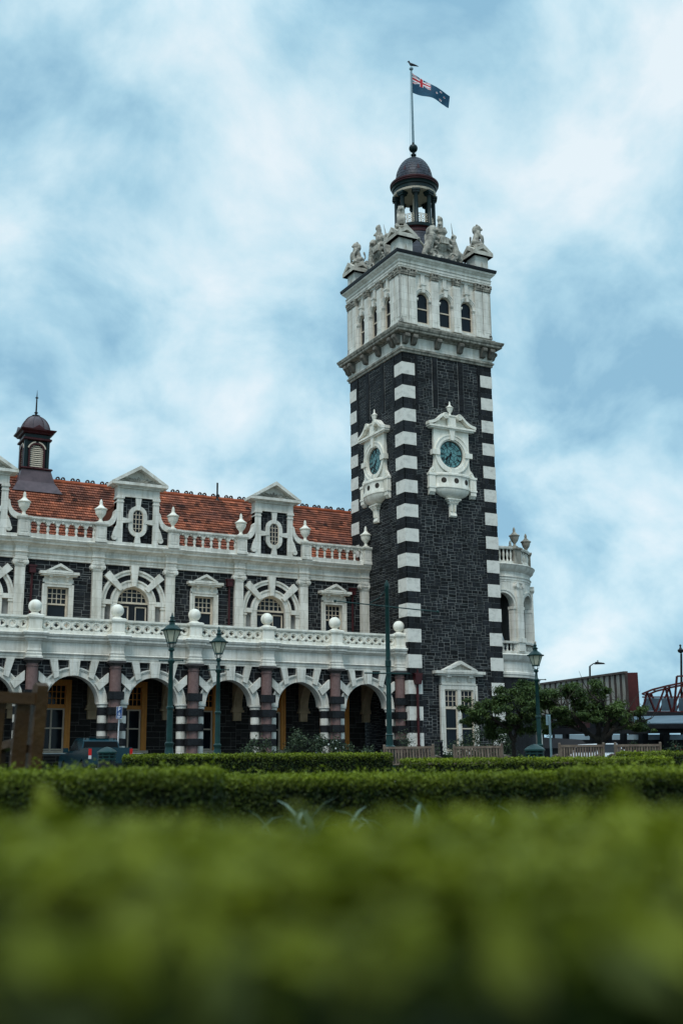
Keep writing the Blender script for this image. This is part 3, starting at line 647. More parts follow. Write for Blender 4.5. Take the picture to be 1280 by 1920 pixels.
def bar(a0, r0, a1, r1, w_):
    A = (u0+r0*math.sin(a0), 18.13+r0*math.cos(a0)); B = (u0+r1*math.sin(a1), 18.13+r1*math.cos(a1))
    dx, dz = B[0]-A[0], B[1]-A[1]; l = math.hypot(dx, dz); nx, nz = -dz/l*w_/2, dx/l*w_/2
    bm_.prism([(A[0]+nx, A[1]+nz), (B[0]+nx, B[1]+nz), (B[0]-nx, B[1]-nz), (A[0]-nx, A[1]-nz)], -.069, -.05)
bm_.ring(u0, 18.13, .755, .812, 0, 2*math.pi, 48, -.072, -.05); bm_.ring(u0, 18.13, .470, .492, 0, 2*math.pi, 40, -.069, -.05); bm_.ring(u0, 18.13, .60-.012, .612, 0, 2*math.pi, 40, -.061, -.05)
for h, s_ in enumerate("XII I II III IV V VI VII VIII IX X XI".split()):
    W_ = {'I': .045, 'V': .085, 'X': .085}; tot = sum(W_[q] for q in s_); x = -tot/2; a = h*math.pi/6
    for q in s_:
        w_ = W_[q]; r0, r1 = .51, .74
        f = lambda x_, r_: (a+x_/(.62)*1.0, r_)
        if q == 'I': bar(*f(x+w_/2, r0), *f(x+w_/2, r1), .024)
        elif q == 'V': bar(*f(x+w_/2, r0), *f(x, r1), .026); bar(*f(x+w_/2, r0), *f(x+w_, r1), .018)
        else: bar(*f(x, r0), *f(x+w_, r1), .018); bar(*f(x+w_, r0), *f(x, r1), .026)
        x += w_
for k in range(6):
    a = k*math.pi/3
    bar(a, .05, a, .25, .016); bar(a, .25, a+math.pi/6, .47, .016); bar(a, .25, a-math.pi/6, .47, .016)
sub(obj('dial_numerals', bm_, BLACK, tw), ck)
bm_ = MB(); ha, ma = R(7.54*30), R(32.5*6)
bar(ha, -.1, ha, .33, .06); bar(ha-.18, .30, ha, .46, .07); bar(ha+.18, .30, ha, .46, .07); bar(ma, -.18, ma, .70, .042); bm_.ring(u0, 18.13, .001, .075, 0, 2*math.pi, 16, -.08, -.05)
bm_.v = [(x, y-.02, z) for x, y, z in bm_.v]; sub(obj('clock_hands', bm_, BLACK, tw), ck)
for o in [ck]+list(ck.children):
    yo = WL[o.name].y
    for v in o.data.vertices: v.co.y = (v.co.y+yo)*.80-yo
for i in (0, 1, 2): turned(ck, FACES[i][0], TC)

# the tall window at the foot of the tower
mb = MB()
mb.box(u0-1.17, u0-.94, -.16, .03, 1.35, 4.92); mb.box(u0+.94, u0+1.17, -.16, .03, 1.35, 4.92); mb.box(u0-.94, u0+.94, -.16, .03, 4.68, 4.92); mb.box(u0-.11, u0+.11, -.14, .03, 1.35, 4.68)
for q in (-1, 1): a, b = sorted((u0+q*1.13, u0+q*1.21)); mb.box(a, b, -.19, .03, 1.35, 4.98)
mb.box(u0-1.21, u0+1.21, -.19, .03, 4.92, 5.0); mb.box(u0-1.12, u0+1.12, -.14, .03, 5.0, 5.42); mb.box(u0-1.3, u0+1.3, -.22, .03, 1.18, 1.35)
for q in (-.72, .72):
    mb.prism([(-.14, 5.42), (-.34, 5.42), (-.34, 5.34), (-.24, 5.28), (-.18, 5.12), (-.14, 5.06)], u0+q-.13, u0+q+.13, 'x')
mb.ring(u0, 5.2, .04, .12, 0, 2*math.pi, 14, -.17, -.13)
mb.box(u0-1.5, u0+1.5, -.36, .03, 5.42, 5.52); mb.box(u0-1.62, u0+1.62, -.44, .03, 5.52, 5.68)
pediment(mb, u0, 1.08, 5.60, 6.24, -.46, .03, .15)
gw = obj('ground_window', mb, WHITE, tw)
mb = MB(); mb.box(u0-.94, u0+.94, -.03, .03, 1.35, 4.68); sub(obj('window_pane', mb, GLASS, tw), gw)
mb = MB()
for q in (-1, 1):
    a, b = sorted((u0+q*.11, u0+q*.94))
    for x in (a, b-.07): mb.box(x, x+.07, -.09, -.02, 1.36, 4.67)
    for z0, z1 in ((1.36, 1.5), (2.54, 2.60), (3.62, 3.76), (4.61, 4.68)): mb.box(a+.07, b-.07, -.09, -.02, z0, z1)
    for k in (1, 2): mb.box(a+(b-a)*k/3-.012, a+(b-a)*k/3+.012, -.07, -.025, 3.76, 4.61); mb.box(a+.07, b-.07, -.071, -.025, 3.76+.283*k-.012, 3.76+.283*k+.012)
sub(obj('sash', mb, CREAM, tw), gw)
# maroon rainwater head and downpipe beside the corner
mb = MB(); mb.tube([(.42, -.16, .3), (.42, -.16, 4.9)], .075, 10)
for z in (1.6, 3.0, 4.2): mb.tube([(.42, -.16, z), (.42, -.16, z+.1)], .10, 10)
mb.prism([(.28, 4.9), (.56, 4.9), (.62, 5.15), (.62, 5.4), (.70, 5.5), (.14, 5.5), (.22, 5.4), (.22, 5.15)], -.34, -.05); mb.prism([(.36, 5.5), (.48, 5.5), (.42, 5.75)], -.24, -.16)
obj('rainwater_pipe', mb, MAROON, tw, 40)

# ------------------------------------------------------------------ station building (the long wing)
XK = [-.26-3.961*k for k in range(7)]; BC = [x-1.98 for x in XK[:6]]; BW = 3.961
st = thing('station_building', 'two storey bluestone station wing with white arches, red tiled roof and parapet urns', 'station', (-12, 6, TG))
YS, YB = .78, 4.5
PIERW = .68; RA, ZSP = 1.28, 3.66
def keep(lst, o): lst.append(o); return o
# --- one arcade bay
c = BC[0]; HB = BW/2
def lowa(u):
    q = abs(u-c)
    return ZSP+math.sqrt(max(0, RA*RA-q*q)) if q < RA else ZSP
us = [c-HB]+[c-RA*math.cos(math.pi*i/24) for i in range(25)]+[c+HB]
mb = MB(); mb.m = 0; mb.strips(us, lowa, 5.62, YS, YS+.55)
mb.m = 1
ashlar(mb, c-HB, c+HB, ZSP, 5.62, YS-.012, lambda u, z: math.hypot(u-c, z-ZSP) < 1.5 or abs(u-c) > 1.75 and z < 4.2, unit=.13, cell=.12, seed=5, lng=(3, 6))
bay = [keep([], obj('spandrel_wall', mb, [MORTAR, DARK], st))]
mb = MB()
mb.ring(c, ZSP, RA-.03, RA+.24, 0, math.pi, 26, YS-.07, YS+.56); mb.ring(c, ZSP, RA+.24, RA+.30, 0, math.pi, 26, YS-.11, YS+.1); mb.ring(c, ZSP, RA+.30, RA+.37, 0, math.pi, 26, YS-.15, YS+.1)
mb.prism([(c-.20, ZSP+1.23), (c+.20, ZSP+1.23), (c+.26, 5.62), (c-.26, 5.62)], YS-.26, YS+.1); mb.prism([(c-.09, ZSP+1.24), (c+.09, ZSP+1.24), (c+.12, 5.615), (c-.12, 5.615)], YS-.285, YS-.2)
for q in (-1, 1):
    mb.prism([(c+q*.70, 4.84), (c+q*.93, 4.74), (c+q*1.17, 5.62), (c+q*.80, 5.62)], YS-.22, YS+.1)
    mb.prism([(c+q*1.03, 4.53), (c+q*1.22, 4.24), (c+q*1.66, 4.62), (c+q*1.66, 5.08)], YS-.22, YS+.1)
bay.append(obj('arch_ring', mb, WHITE, st, 25))
# entablature span between the columns, balcony slab
mb = MB(); prof = [(.62, 5.62), (.62, 5.72), (.59, 5.73), (.59, 5.84), (.56, 5.85), (.50, 5.90), (.58, 5.93), (.60, 5.97), (.60, 6.42), (.54, 6.46), (.46, 6.54), (.42, 6.56), (.42, 6.66), (.36, 6.70), (.32, 6.80), (.46, 6.86), (1.2, 6.86), (1.2, 5.62)]
mb.prism(prof, c-HB+.30, c+HB-.30, 'x'); bay.append(obj('entablature', mb, WHITE, st))
# pierced parapet
mb = MB(); y0, y1 = .50, .66
x0, x1 = c-HB+.30, c+HB-.30
mb.box(x0, x1, y0-.03, y1+.03, 6.86, 7.0); mb.box(x0, x1, y0-.05, y1+.05, 7.46, 7.52); mb.box(x0, x1, y0-.09, y1+.09, 7.52, 7.62)
n_ = 7; cw = (x1-x0)/n_
def quat(a): return .070+.050*abs(math.cos(2*a))**1.3
for i in range(n_):
    cx = x0+(i+.5)*cw; cz = 7.23; K = 24; vs = []; fs = []
    for k in range(K):
        a = 2*math.pi*(k+.5)/K; ca, sa = math.cos(a), math.sin(a); m_ = min((cw/2)/max(abs(ca), 1e-6), .23/max(abs(sa), 1e-6))
        q = quat(a)
        vs += [(cx+m_*ca, y0, cz+m_*sa), (cx+q*ca, y0, cz+q*sa), (cx+q*ca, y1, cz+q*sa), (cx+m_*ca, y1, cz+m_*sa)]
    for k in range(K):
        b, d = 4*k, 4*((k+1) % K)
        for j in range(3): fs.append((b+j, d+j, d+j+1, b+j+1))
    mb.add(vs, fs)
    mb.ring(cx, cz, .155, .20, 0, 2*math.pi, 20, y0-.035, y0+.01)
    for e_ in (-1, 1): mb.ring(cx+cw/2*(1 if e_ > 0 else -1), cz-.17*1, .03, .06, 0, 2*math.pi, 8, y0-.03, y0+.01)
bay.append(obj('pierced_parapet', mb, PALE, st))
# loggia: rear wall, timber window
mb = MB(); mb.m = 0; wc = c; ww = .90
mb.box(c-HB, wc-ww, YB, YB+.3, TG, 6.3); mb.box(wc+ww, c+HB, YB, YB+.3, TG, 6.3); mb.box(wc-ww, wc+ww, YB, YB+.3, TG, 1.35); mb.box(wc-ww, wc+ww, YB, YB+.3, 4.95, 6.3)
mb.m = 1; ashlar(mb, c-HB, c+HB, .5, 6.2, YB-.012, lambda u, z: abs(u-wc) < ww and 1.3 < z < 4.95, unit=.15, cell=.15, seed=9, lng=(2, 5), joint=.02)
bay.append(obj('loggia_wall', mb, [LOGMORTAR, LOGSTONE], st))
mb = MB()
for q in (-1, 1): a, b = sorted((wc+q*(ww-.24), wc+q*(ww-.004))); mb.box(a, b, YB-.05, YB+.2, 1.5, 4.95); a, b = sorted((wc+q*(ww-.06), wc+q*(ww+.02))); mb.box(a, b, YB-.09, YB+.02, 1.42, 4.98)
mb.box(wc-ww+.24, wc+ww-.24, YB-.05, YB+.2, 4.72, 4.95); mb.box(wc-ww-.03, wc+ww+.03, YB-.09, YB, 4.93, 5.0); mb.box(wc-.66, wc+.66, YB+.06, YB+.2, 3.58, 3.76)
lw = obj('loggia_window', mb, LAMPLIT, st)
mb = MB(); mb.box(wc-ww, wc+ww, YB+.17, YB+.21, 1.4, 4.9); sub(obj('window_pane', mb, GLASS, st), lw)
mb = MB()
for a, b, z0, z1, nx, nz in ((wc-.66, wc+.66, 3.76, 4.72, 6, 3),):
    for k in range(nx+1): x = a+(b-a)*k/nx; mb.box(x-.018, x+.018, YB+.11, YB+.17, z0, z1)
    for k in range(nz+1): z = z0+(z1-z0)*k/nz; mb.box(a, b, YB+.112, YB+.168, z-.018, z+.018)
sub(obj('upper_sash', mb, LAMPLIT, st), lw)
mb = MB()
for x in (wc-.62, wc, wc+.62): mb.box(x-.04, x+.04, YB+.1, YB+.17, 1.5, 3.58)
for z in (1.56, 2.6, 3.54): mb.box(wc-.66, wc+.66, YB+.102, YB+.168, z-.035, z+.035)
mb.box(wc-ww-.12, wc+ww+.12, YB-.16, YB+.18, 1.36, 1.5)
sub(obj('lower_sash', mb, CREAM, st), lw); bay.append(lw)
for b in range(1, 6):
    for o in bay: dup(o, (-BW*b, 0, 0))
# --- one column with its pier, pedestal and stone ball
x = XK[0]
mb = MB(); mb.lathe([(.285, .9), (.275, 3.8), (.265, 5.25), (.30, 5.27), (.30, 5.31), (.265, 5.33), (.265, 5.40)], x, .55, 24); colm = obj('column', mb, GRANITE, st, 40)
mb = MB(); mb.lathe([(.265, 5.40), (.30, 5.44), (.36, 5.50), (.36, 5.53)], x, .55, 24); mb.box(x-.40, x+.40, .15, .95, 5.53, 5.62); sub(obj('capital', mb, CAPDARK, st, 40), colm)
b0 = None
for z0, z1 in ((3.80, 4.18), (3.075, 3.44), (2.35, 2.715), (1.65, 1.99), (.93, 1.28)):
    mb = MB(); mb.box(x-.355, x+.355, .20, .90, z0, z1, .35)
    for q in (0,): mb.box(x-.36, x+.36, .195, .5, z0+.03, z1-.03, .5)
    b_ = sub(obj('column_band', mb, DARK, st), colm)
mb = MB(); mb.box(x-.42, x+.42, .13, .97, TG, .55); mb.box(x-.36, x+.36, .19, .91, .55, .9); sub(obj('plinth', mb, CAPDARK, st), colm)
mb = MB(); e_ = HB-RA
mb.m = 0
mb.box(x-.45, x+.45, YS+.04, YS+.5, TG, ZSP-.05)
for q in (-1, 1):
    mb.m = 0; mb.lathe([(.24, TG), (.24, ZSP-.22)], x+q*(e_-.24), YS+.14, 18)
    mb.lathe([(.24, ZSP-.24), (.28, ZSP-.20), (.28, ZSP-.12), (.34, ZSP-.06), (.34, ZSP+.02)], x+q*(e_-.24), YS+.14, 18)
    for z0, z1 in ((3.075, 3.44), (2.35, 2.715), (1.65, 1.99), (.93, 1.28)): mb.m = 1; mb.lathe([(.25, z0), (.25, z1)], x+q*(e_-.24), YS+.14, 18)
for z0, z1 in ((3.80, 4.18), (3.075, 3.44), (2.35, 2.715), (1.65, 1.99), (.93, 1.28)): mb.m = 1; mb.box(x-.46, x+.46, YS+.02, YS+.51, z0, min(z1, ZSP-.02))
pier = obj('pier', mb, [WHITE, DARK], st, 40)
# pedestal block over the column
mb = MB()
def blk(prof, w_, d0, d1): mb.loft(prof, x-w_, x+w_, d0, d1)
blk([(.0, 5.62), (.06, 5.64), (.06, 5.72), (.0, 5.76), (.02, 5.86), (-.02, 5.92), (.0, 5.98), (-.035, 6.1), (-.035, 6.28), (.0, 6.40), (.06, 6.46), (.10, 6.54), (.16, 6.56), (.16, 6.66), (.22, 6.70), (.26, 6.80), (.20, 6.862)], .335, .25, 1.0)
pb = obj('entablature_block', mb, WHITE, st)
mb = MB(); mb.loft([(.05, 6.862), (.05, 6.98), (.0, 7.0), (.0, 7.46), (.04, 7.48), (.08, 7.54), (.08, 7.64), (.0, 7.68)], x-.30, x+.30, .25, .85)
pdl = obj('pedestal', mb, PALE, st)
mb = MB(); mb.lathe([(.27, 7.67), (.27, 7.71), (.20, 7.74), (.15, 7.79)], x, .55, 20); mb.sphere((x, .55, 8.08), .315, 24); sub(obj('stone_ball', mb, PALE, st, 40), pdl)
# transverse arch across the loggia
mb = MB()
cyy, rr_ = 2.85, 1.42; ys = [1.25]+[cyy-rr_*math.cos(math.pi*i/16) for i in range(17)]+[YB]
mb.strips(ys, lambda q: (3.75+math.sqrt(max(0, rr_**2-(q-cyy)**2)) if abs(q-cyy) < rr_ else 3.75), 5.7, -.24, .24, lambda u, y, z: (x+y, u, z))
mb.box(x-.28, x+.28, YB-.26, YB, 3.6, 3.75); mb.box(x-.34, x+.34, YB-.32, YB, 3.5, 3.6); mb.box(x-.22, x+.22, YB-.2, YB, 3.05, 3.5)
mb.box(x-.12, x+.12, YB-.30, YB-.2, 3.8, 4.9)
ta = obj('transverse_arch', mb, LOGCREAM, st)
cols = [colm, pier, pb, pdl, ta]
for k in range(1, 7):
    for o in cols: dup(o, (-BW*k, 0, 0))
mb = MB(); mb.box(XK[6]-.5, 0, .95, YB+.3, 6.3, 6.6); mb.box(XK[6]-.5, -.01, 1.36, YB-.01, 5.7, 5.78); obj('balcony_floor', mb, LOGCREAM, st)
mb = MB(); mb.box(XK[6]-.5, 0, -.3, YB+.3, TG-.1, .50); obj('loggia_floor', mb, CAPDARK, st)

# --- upper storey
ZF = 6.6; ZT = 11.02
def rect_bay(c):
    mb = MB(); mb.m = 0; hw, z1 = .56, 9.66
    mb.box(c-HB, c-hw, YB, YB+.35, ZF, ZT); mb.box(c+hw, c+HB, YB, YB+.35, ZF, ZT); mb.box(c-hw, c+hw, YB, YB+.35, z1, ZT); mb.box(c-hw, c+hw, YB, YB+.35, ZF, 7.3)
    mb.m = 1; ashlar(mb, c-HB, c+HB, ZF, ZT, YB-.012, lambda u, z: abs(u-c) < .70 and 7.2 < z < 10.2, unit=.115, cell=.115, seed=21, lng=(3, 6))
    W_ = obj('upper_wall', mb, [MORTAR, DARK], st)
    mb = MB()
    for q in (-1, 1):
        a, b = sorted((c+q*.55, c+q*.78)); mb.box(a, b, YB-.12, YB+.05, 7.2, 10.06); a, b = sorted((c+q*.70, c+q*.80)); mb.box(a, b, YB-.16, YB+.05, 7.2, 9.88)
        a, b = sorted((c+q*.555, c+q*.60)); mb.box(a, b, YB-.03, YB+.16, 7.3, 9.66)
    mb.box(c-.55, c+.55, YB-.12, YB+.05, 9.66, 10.06); mb.box(c-.80, c+.80, YB-.16, YB+.05, 9.80, 9.90)
    mb.box(c-.72, c+.72, YB-.14, YB+.05, 10.06, 10.2)
    for q in (-.42, .42): mb.prism([(YB-.12, 10.2), (YB-.30, 10.2), (YB-.30, 10.13), (YB-.2, 10.06), (YB-.16, 9.94), (YB-.12, 9.92)], c+q-.08, c+q+.08, 'x')
    mb.ring(c, 10.05, .03, .10, 0, 2*math.pi, 12, YB-.16, YB-.1)
    mb.box(c-.92, c+.92, YB-.34, YB+.05, 10.2, 10.28); mb.box(c-1.0, c+1.0, YB-.42, YB+.05, 10.28, 10.42); pediment(mb, c, .66, 10.36, 10.84, YB-.44, YB+.05, .12); mb.box(c-.9, c+.9, YB-.2, YB+.05, 7.05, 7.2)
    F_ = obj('window_surround', mb, WHITE, st)
    mb = MB(); mb.box(c-.56, c+.56, YB+.17, YB+.2, 7.3, 9.66); sub(obj('window_pane', mb, GLASS, st), F_)
    mb = MB()
    for x_ in (c-.50, c+.50): mb.box(x_-.045, x_+.045, YB+.1, YB+.17, 7.3, 9.66)
    mb.box(c-.455, c+.455, YB+.1, YB+.17, 9.60, 9.66); mb.box(c-.455, c+.455, YB+.08, YB+.17, 8.76, 8.84); mb.box(c-.455, c+.455, YB+.11, YB+.17, 7.3, 7.42)
    for k in range(1, 4): x_ = c-.455+.91*k/4; mb.box(x_-.017, x_+.017, YB+.12, YB+.17, 8.84, 9.60)
    for k in range(1, 3): z_ = 8.84+.76*k/3; mb.box(c-.455, c+.455, YB+.122, YB+.168, z_-.017, z_+.017)
    sub(obj('sash', mb, CREAM, st), F_)
    return [W_, F_]
def arch_bay(c):
    zs_, r = 9.06, .88
    mb = MB(); mb.m = 0
    us = [c-HB]+[c-r*math.cos(math.pi*i/18) for i in range(19)]+[c+HB]
    mb.strips(us, lambda u: (zs_+math.sqrt(max(0, r*r-(u-c)**2)) if abs(u-c) < r-1e-6 else (zs_ if abs(abs(u-c)-r) < 1e-4 else ZF)), ZT, YB, YB+.35)
    mb.box(c-HB, c-r, YB+.001, YB+.349, ZF, zs_); mb.box(c+r, c+HB, YB+.001, YB+.349, ZF, zs_)
    mb.m = 1; ashlar(mb, c-HB, c+HB, ZF, ZT, YB-.012, lambda u, z: (abs(u-c) < 1.0 and z < zs_) or math.hypot(u-c, z-zs_) < 1.78, unit=.115, cell=.115, seed=33, lng=(3, 6))
    # dark voussoirs between the two white rings
    for k in range(9):
        a0, a1 = math.pi*k/9, math.pi*(k+1)/9; g = .012
        mb.ring(c, zs_, 1.24, 1.50, a0+g, a1-g, 4, YB-.05, YB+.02)
    W_ = obj('upper_wall', mb, [MORTAR, DARK], st)
    mb = MB()
    mb.ring(c, zs_, r-.02, 1.14, 0, math.pi, 24, YB-.16, YB+.12); mb.ring(c, zs_, 1.14, 1.23, 0, math.pi, 24, YB-.21, YB+.05)
    mb.ring(c, zs_, 1.50, 1.66, 0, math.pi, 28, YB-.16, YB+.05); mb.ring(c, zs_, 1.66, 1.76, 0, math.pi, 28, YB-.22, YB+.05)
    mb.prism([(c-.12, zs_+.86), (c+.12, zs_+.86), (c+.22, ZT), (c-.22, ZT)], YB-.30, YB+.05); mb.prism([(c-.06, zs_+.87), (c+.06, zs_+.87), (c+.10, 10.4), (c-.10, 10.4)], YB-.34, YB-.2)
    for q in (-1, 1):
        for an, w0, w1, r1 in ((45, .12, .20, 2.10),):
            a = R(an); ca, sa = math.cos(a)*q, math.sin(a); px, pz = -sa*q, abs(ca)
            mb.prism([(c+ca*.95-px*w0*q*q, zs_+sa*.95-pz*w0), (c+ca*r1-px*w1, zs_+sa*r1-pz*w1), (c+ca*r1+px*w1, zs_+sa*r1+pz*w1), (c+ca*.95+px*w0, zs_+sa*.95+pz*w0)], YB-.28, YB+.05)
        a, b = sorted((c+q*.86, c+q*1.9)); mb.box(a, b, YB-.24, YB+.05, zs_-.12, zs_+.20) if False else None
        a, b = sorted((c+q*.87, c+q*1.20)); mb.box(a, b, YB-.14, YB+.12, ZF, zs_)
        a, b = sorted((c+q*1.16, c+q*1.78)); mb.box(a, b, YB-.20, YB+.05, zs_-.12, zs_+.12)
        a, b = sorted((c+q*1.52, c+q*1.74)); mb.box(a, b, YB-.14, YB+.05, ZF, zs_-.26); a, b = sorted((c+q*1.48, c+q*1.78)); mb.box(a, b, YB-.19, YB+.05, zs_-.26, zs_-.18); mb.box(a+.02, b-.02, YB-.16, YB+.05, zs_-.18, zs_-.12)
    F_ = obj('arched_surround', mb, WHITE, st, 25)
    mb = MB(); mb.prism([(c-r, ZF)]+[(c-r*math.cos(math.pi*i/18), zs_+r*math.sin(math.pi*i/18)) for i in range(19)]+[(c+r, ZF)], YB+.19, YB+.22); sub(obj('window_pane', mb, GLASS, st), F_)
    mb = MB(); mb.ring(c, zs_, r-.11, r-.03, 0, math.pi, 20, YB+.1, YB+.19); mb.box(c-.85, c+.85, YB+.06, YB+.19, zs_-.02, zs_+.08)
    for k in range(1, 6):
        x_ = c-.80+1.6*k/6; h = math.sqrt(max(0, .80**2-(x_-c)**2)); mb.box(x_-.016, x_+.016, YB+.13, YB+.19, zs_+.08, zs_+h)
    for z_ in (zs_+.34, zs_+.58): h = math.sqrt(.8**2-(z_-zs_)**2); mb.box(c-h, c+h, YB+.132, YB+.188, z_-.016, z_+.016)
    sub(obj('fanlight', mb, CREAM, st), F_)
    mb = MB()
    for q in (-1, 1):
        a, b = sorted((c+q*.17, c+q*.80))
        for x_ in (a, b-.06): mb.box(x_, x_+.06, YB+.12, YB+.19, ZF+.3, zs_-.14)
        for z_ in (ZF+.3, 8.0, zs_-.20): mb.box(a+.06, b-.06, YB+.12, YB+.19, z_, z_+.06)
    sub(obj('casement', mb, CREAM, st), F_)
    mb = MB(); mb.box(c-.17, c+.17, YB+.1, YB+.19, ZF, zs_-.02); mb.box(c-.85, c+.85, YB+.09, YB+.19, zs_-.14, zs_-.022)
    for q in (-1, 1): a, b = sorted((c+q*.80, c+q*.87)); mb.box(a, b, YB+.08, YB+.19, ZF, zs_)
    sub(obj('door_frame', mb, LEAD, st), F_)
    return [W_, F_]
rb = rect_bay(BC[0]); ab = arch_bay(BC[1])
for b in (2, 4):
    for o in rb: dup(o, (-BW*b, 0, 0))
for b in (2, 4):
    for o in ab: dup(o, (-BW*b, 0, 0))
# upper entablature over everything, breaking forward above each pilaster
prof = [(4.36, 11.02), (4.36, 11.14), (4.33, 11.15), (4.33, 11.26), (4.24, 11.32), (4.34, 11.36), (4.34, 11.62), (4.28, 11.66), (4.20, 11.74), (4.06, 11.78), (4.04, 11.88), (3.98, 11.92), (3.92, 12.02), (3.94, 12.06), (4.9, 12.06), (4.9, 11.02)]
mb = MB(); mb.prism(prof, XK[6]-.6, 0, 'x'); obj('cornice', mb, WHITE, st)
x = XK[0]
mb = MB(); mb.box(x-.25, x+.25, YB-.26, YB+.05, ZF+.3, 10.62); mb.box(x-.30, x+.30, YB-.31, YB+.05, ZF, ZF+.3); mb.box(x-.27, x+.27, YB-.28, YB+.05, 10.58, 10.64)
pil = obj('ionic_pilaster', mb, WHITE, st)
mb = MB(); mb.box(x-.26, x+.26, YB-.30, YB+.05, 10.64, 10.78); mb.box(x-.34, x+.34, YB-.36, YB+.05, 10.94, 11.02)
for q in (-1, 1):
    for rr2, pr in ((.145, .34), (.09, .37), (.045, .39)): mb.tube([(x+q*.26, YB-pr, 10.81), (x+q*.26, YB+.02, 10.81)], rr2, 14)
mb.box(x-.26, x+.26, YB-.33, YB+.02, 10.86, 10.94)
for k in range(4): mb.sphere((x-.12+.08*k, YB-.32, 10.80), .05, 8)
sub(obj('scroll_capital', mb, WHITE, st, 40), pil)
mb = MB(); mb.loft([(.0, 11.021), (.0, 11.14), (.02, 11.15), (.02, 11.26), (.09, 11.32), (.02, 11.36), (.02, 11.62), (.07, 11.66), (.12, 11.76), (.24, 11.79), (.26, 11.88), (.32, 11.93), (.36, 12.02), (.30, 12.07)], x-.29, x+.29, YB-.30, 4.8)
eb = obj('entablature_block', mb, WHITE, st)
mb = MB(); mb.loft([(.04, 12.07), (.04, 12.20), (.0, 12.22), (.0, 12.92), (.05, 12.95), (.09, 13.02), (.09, 13.10), (-.05, 13.13)], x-.28, x+.28, 3.84, 4.36)
for a, b in ((x-.20, x-.16), (x+.16, x+.20)): mb.box(a, b, 3.82, 3.9, 12.34, 12.82)
mb.box(x-.2, x+.2, 3.822, 3.9, 12.30, 12.34); mb.box(x-.2, x+.2, 3.822, 3.9, 12.82, 12.86)
pp = obj('parapet_pedestal', mb, WHITE, st)
mb = MB(); urn(mb, x, 4.1, 13.12, 1.02, 18)
for k in range(14): a = 2*math.pi*k/14; mb.tube([(x+.22*math.cos(a), 4.1+.22*math.sin(a), 13.57), (x+.272*math.cos(a), 4.1+.272*math.sin(a), 13.76)], .025, 5)
sub(obj('urn', mb, PALE, st, 40), pp)
for k in range(1, 7):
    for o in (pil, eb, pp): dup(o, (-BW*k, 0, 0))
# balustrades over the plain bays
c = BC[0]; x0, x1 = c-HB+.28, c+HB-.28; nb = 7; cw = (x1-x0)/nb
mb = MB(); mb.box(x0, x1, 3.96, 4.24, 12.06, 12.26); mb.box(x0, x1, 3.92, 4.28, 13.02, 13.12); mb.box(x0, x1, 3.96, 4.24, 12.96, 13.02)
for i in range(nb):
    cx = x0+(i+.5)*cw; rr2 = cw/2-.075
    us = [cx-cw/2]+[cx-rr2*math.cos(math.pi*k/10) for k in range(11)]+[cx+cw/2]
    mb.strips(us, lambda u: 12.74+(math.sqrt(max(0, rr2*rr2-(u-cx)**2)) if abs(u-cx) < rr2 else 0), 12.965, 4.0, 4.2)
    mb.prism([(cx-.03, 12.86), (cx+.03, 12.86), (cx+.05, 12.97), (cx-.05, 12.97)], 3.96, 4.1)
bl = obj('balustrade', mb, WHITE, st)
for i in range(nb+1):
    mb = MB(); cx = min(max(x0+i*cw, x0+.05), x1-.05); mb.lathe([(r_*1.02, 12.26+z*.97) for r_, z in BAL], cx, 4.1, 12); sub(obj('baluster', mb, WHITE, st, 40), bl)
for b in (2, 4): dup(bl, (-BW*b, 0, 0))
# gabled dormers over the arched bays
c = BC[1]; yf = 4.02
mb = MB(); mb.m = 0; mb.box(c-1.7, c+1.7, yf+.08, yf+.4, 12.06, 13.0); mb.box(c-1.15, c+1.15, yf+.08, yf+.5, 12.06, 15.2)
mb.m = 1; ashlar(mb, c-.84, c+.84, 12.2, 14.66, yf+.068, lambda u, z: math.hypot((u-c)/.6, (z-13.37)/.82) < 1, unit=.13, cell=.12, seed=41, lng=(2, 5))
ashlar(mb, c-1.7, c-1.12, 12.2, 13.0, yf+.068, None, unit=.13, cell=.12, seed=42, lng=(2, 4)); ashlar(mb, c+1.12, c+1.7, 12.2, 13.0, yf+.068, None, unit=.13, cell=.12, seed=43, lng=(2, 4))
gb = obj('gable', mb, [MORTAR, DARK], st)
mb = MB(); mb.box(c-1.7, c+1.7, yf-.06, yf+.1, 12.06, 12.2)
for q in (-1, 1):
    a, b = sorted((c+q*.82, c+q*1.15)); mb.box(a, b, yf-.04, yf+.5, 12.2, 14.34); mb.box(a-.03, b+.03, yf-.07, yf+.5, 14.34, 14.40); mb.box(a, b, yf-.05, yf+.5, 14.40, 14.54); mb.box(a-.05, b+.05, yf-.10, yf+.5, 14.54, 14.64)
    mb.box(a-.01, b+.01, yf-.055, yf+.5, 14.64, 15.20)
    # concave side scroll
    pts = [(1.14, 13.85)]+[(1.72-.56*math.cos(t), 13.72-.62*math.sin(t)) for t in [math.pi/2*i/8 for i in range(9)]]
    inn = [(x_+.10, z_+.12) if i else (x_+.02, z_+.1) for i, (x_, z_) in enumerate(pts)]
    for A, B, C_, D in zip(pts[:-1], pts[1:], inn[1:], inn[:-1]): mb.prism([(c+q*A[0], A[1]-.16), (c+q*B[0], B[1]-.16), (c+q*C_[0], C_[1]), (c+q*D[0], D[1])], yf-.05, yf+.4)
    mb.ring(c+q*1.26, 12.42, .05, .15, 0, 2*math.pi, 16, yf-.10, yf+.1); mb.tube([(c+q*1.26, yf-.08, 12.42), (c+q*1.26, yf+.1, 12.42)], .06, 10)
    mb.prism([(c+q*1.15, 12.3), (c+q*1.36, 12.36), (c+q*1.36, 12.62), (c+q*1.24, 12.95), (c+q*1.15, 13.1)], yf-.06, yf+.1)
mb.box(c-.82, c+.82, yf-.02, yf+.5, 14.64, 15.2)
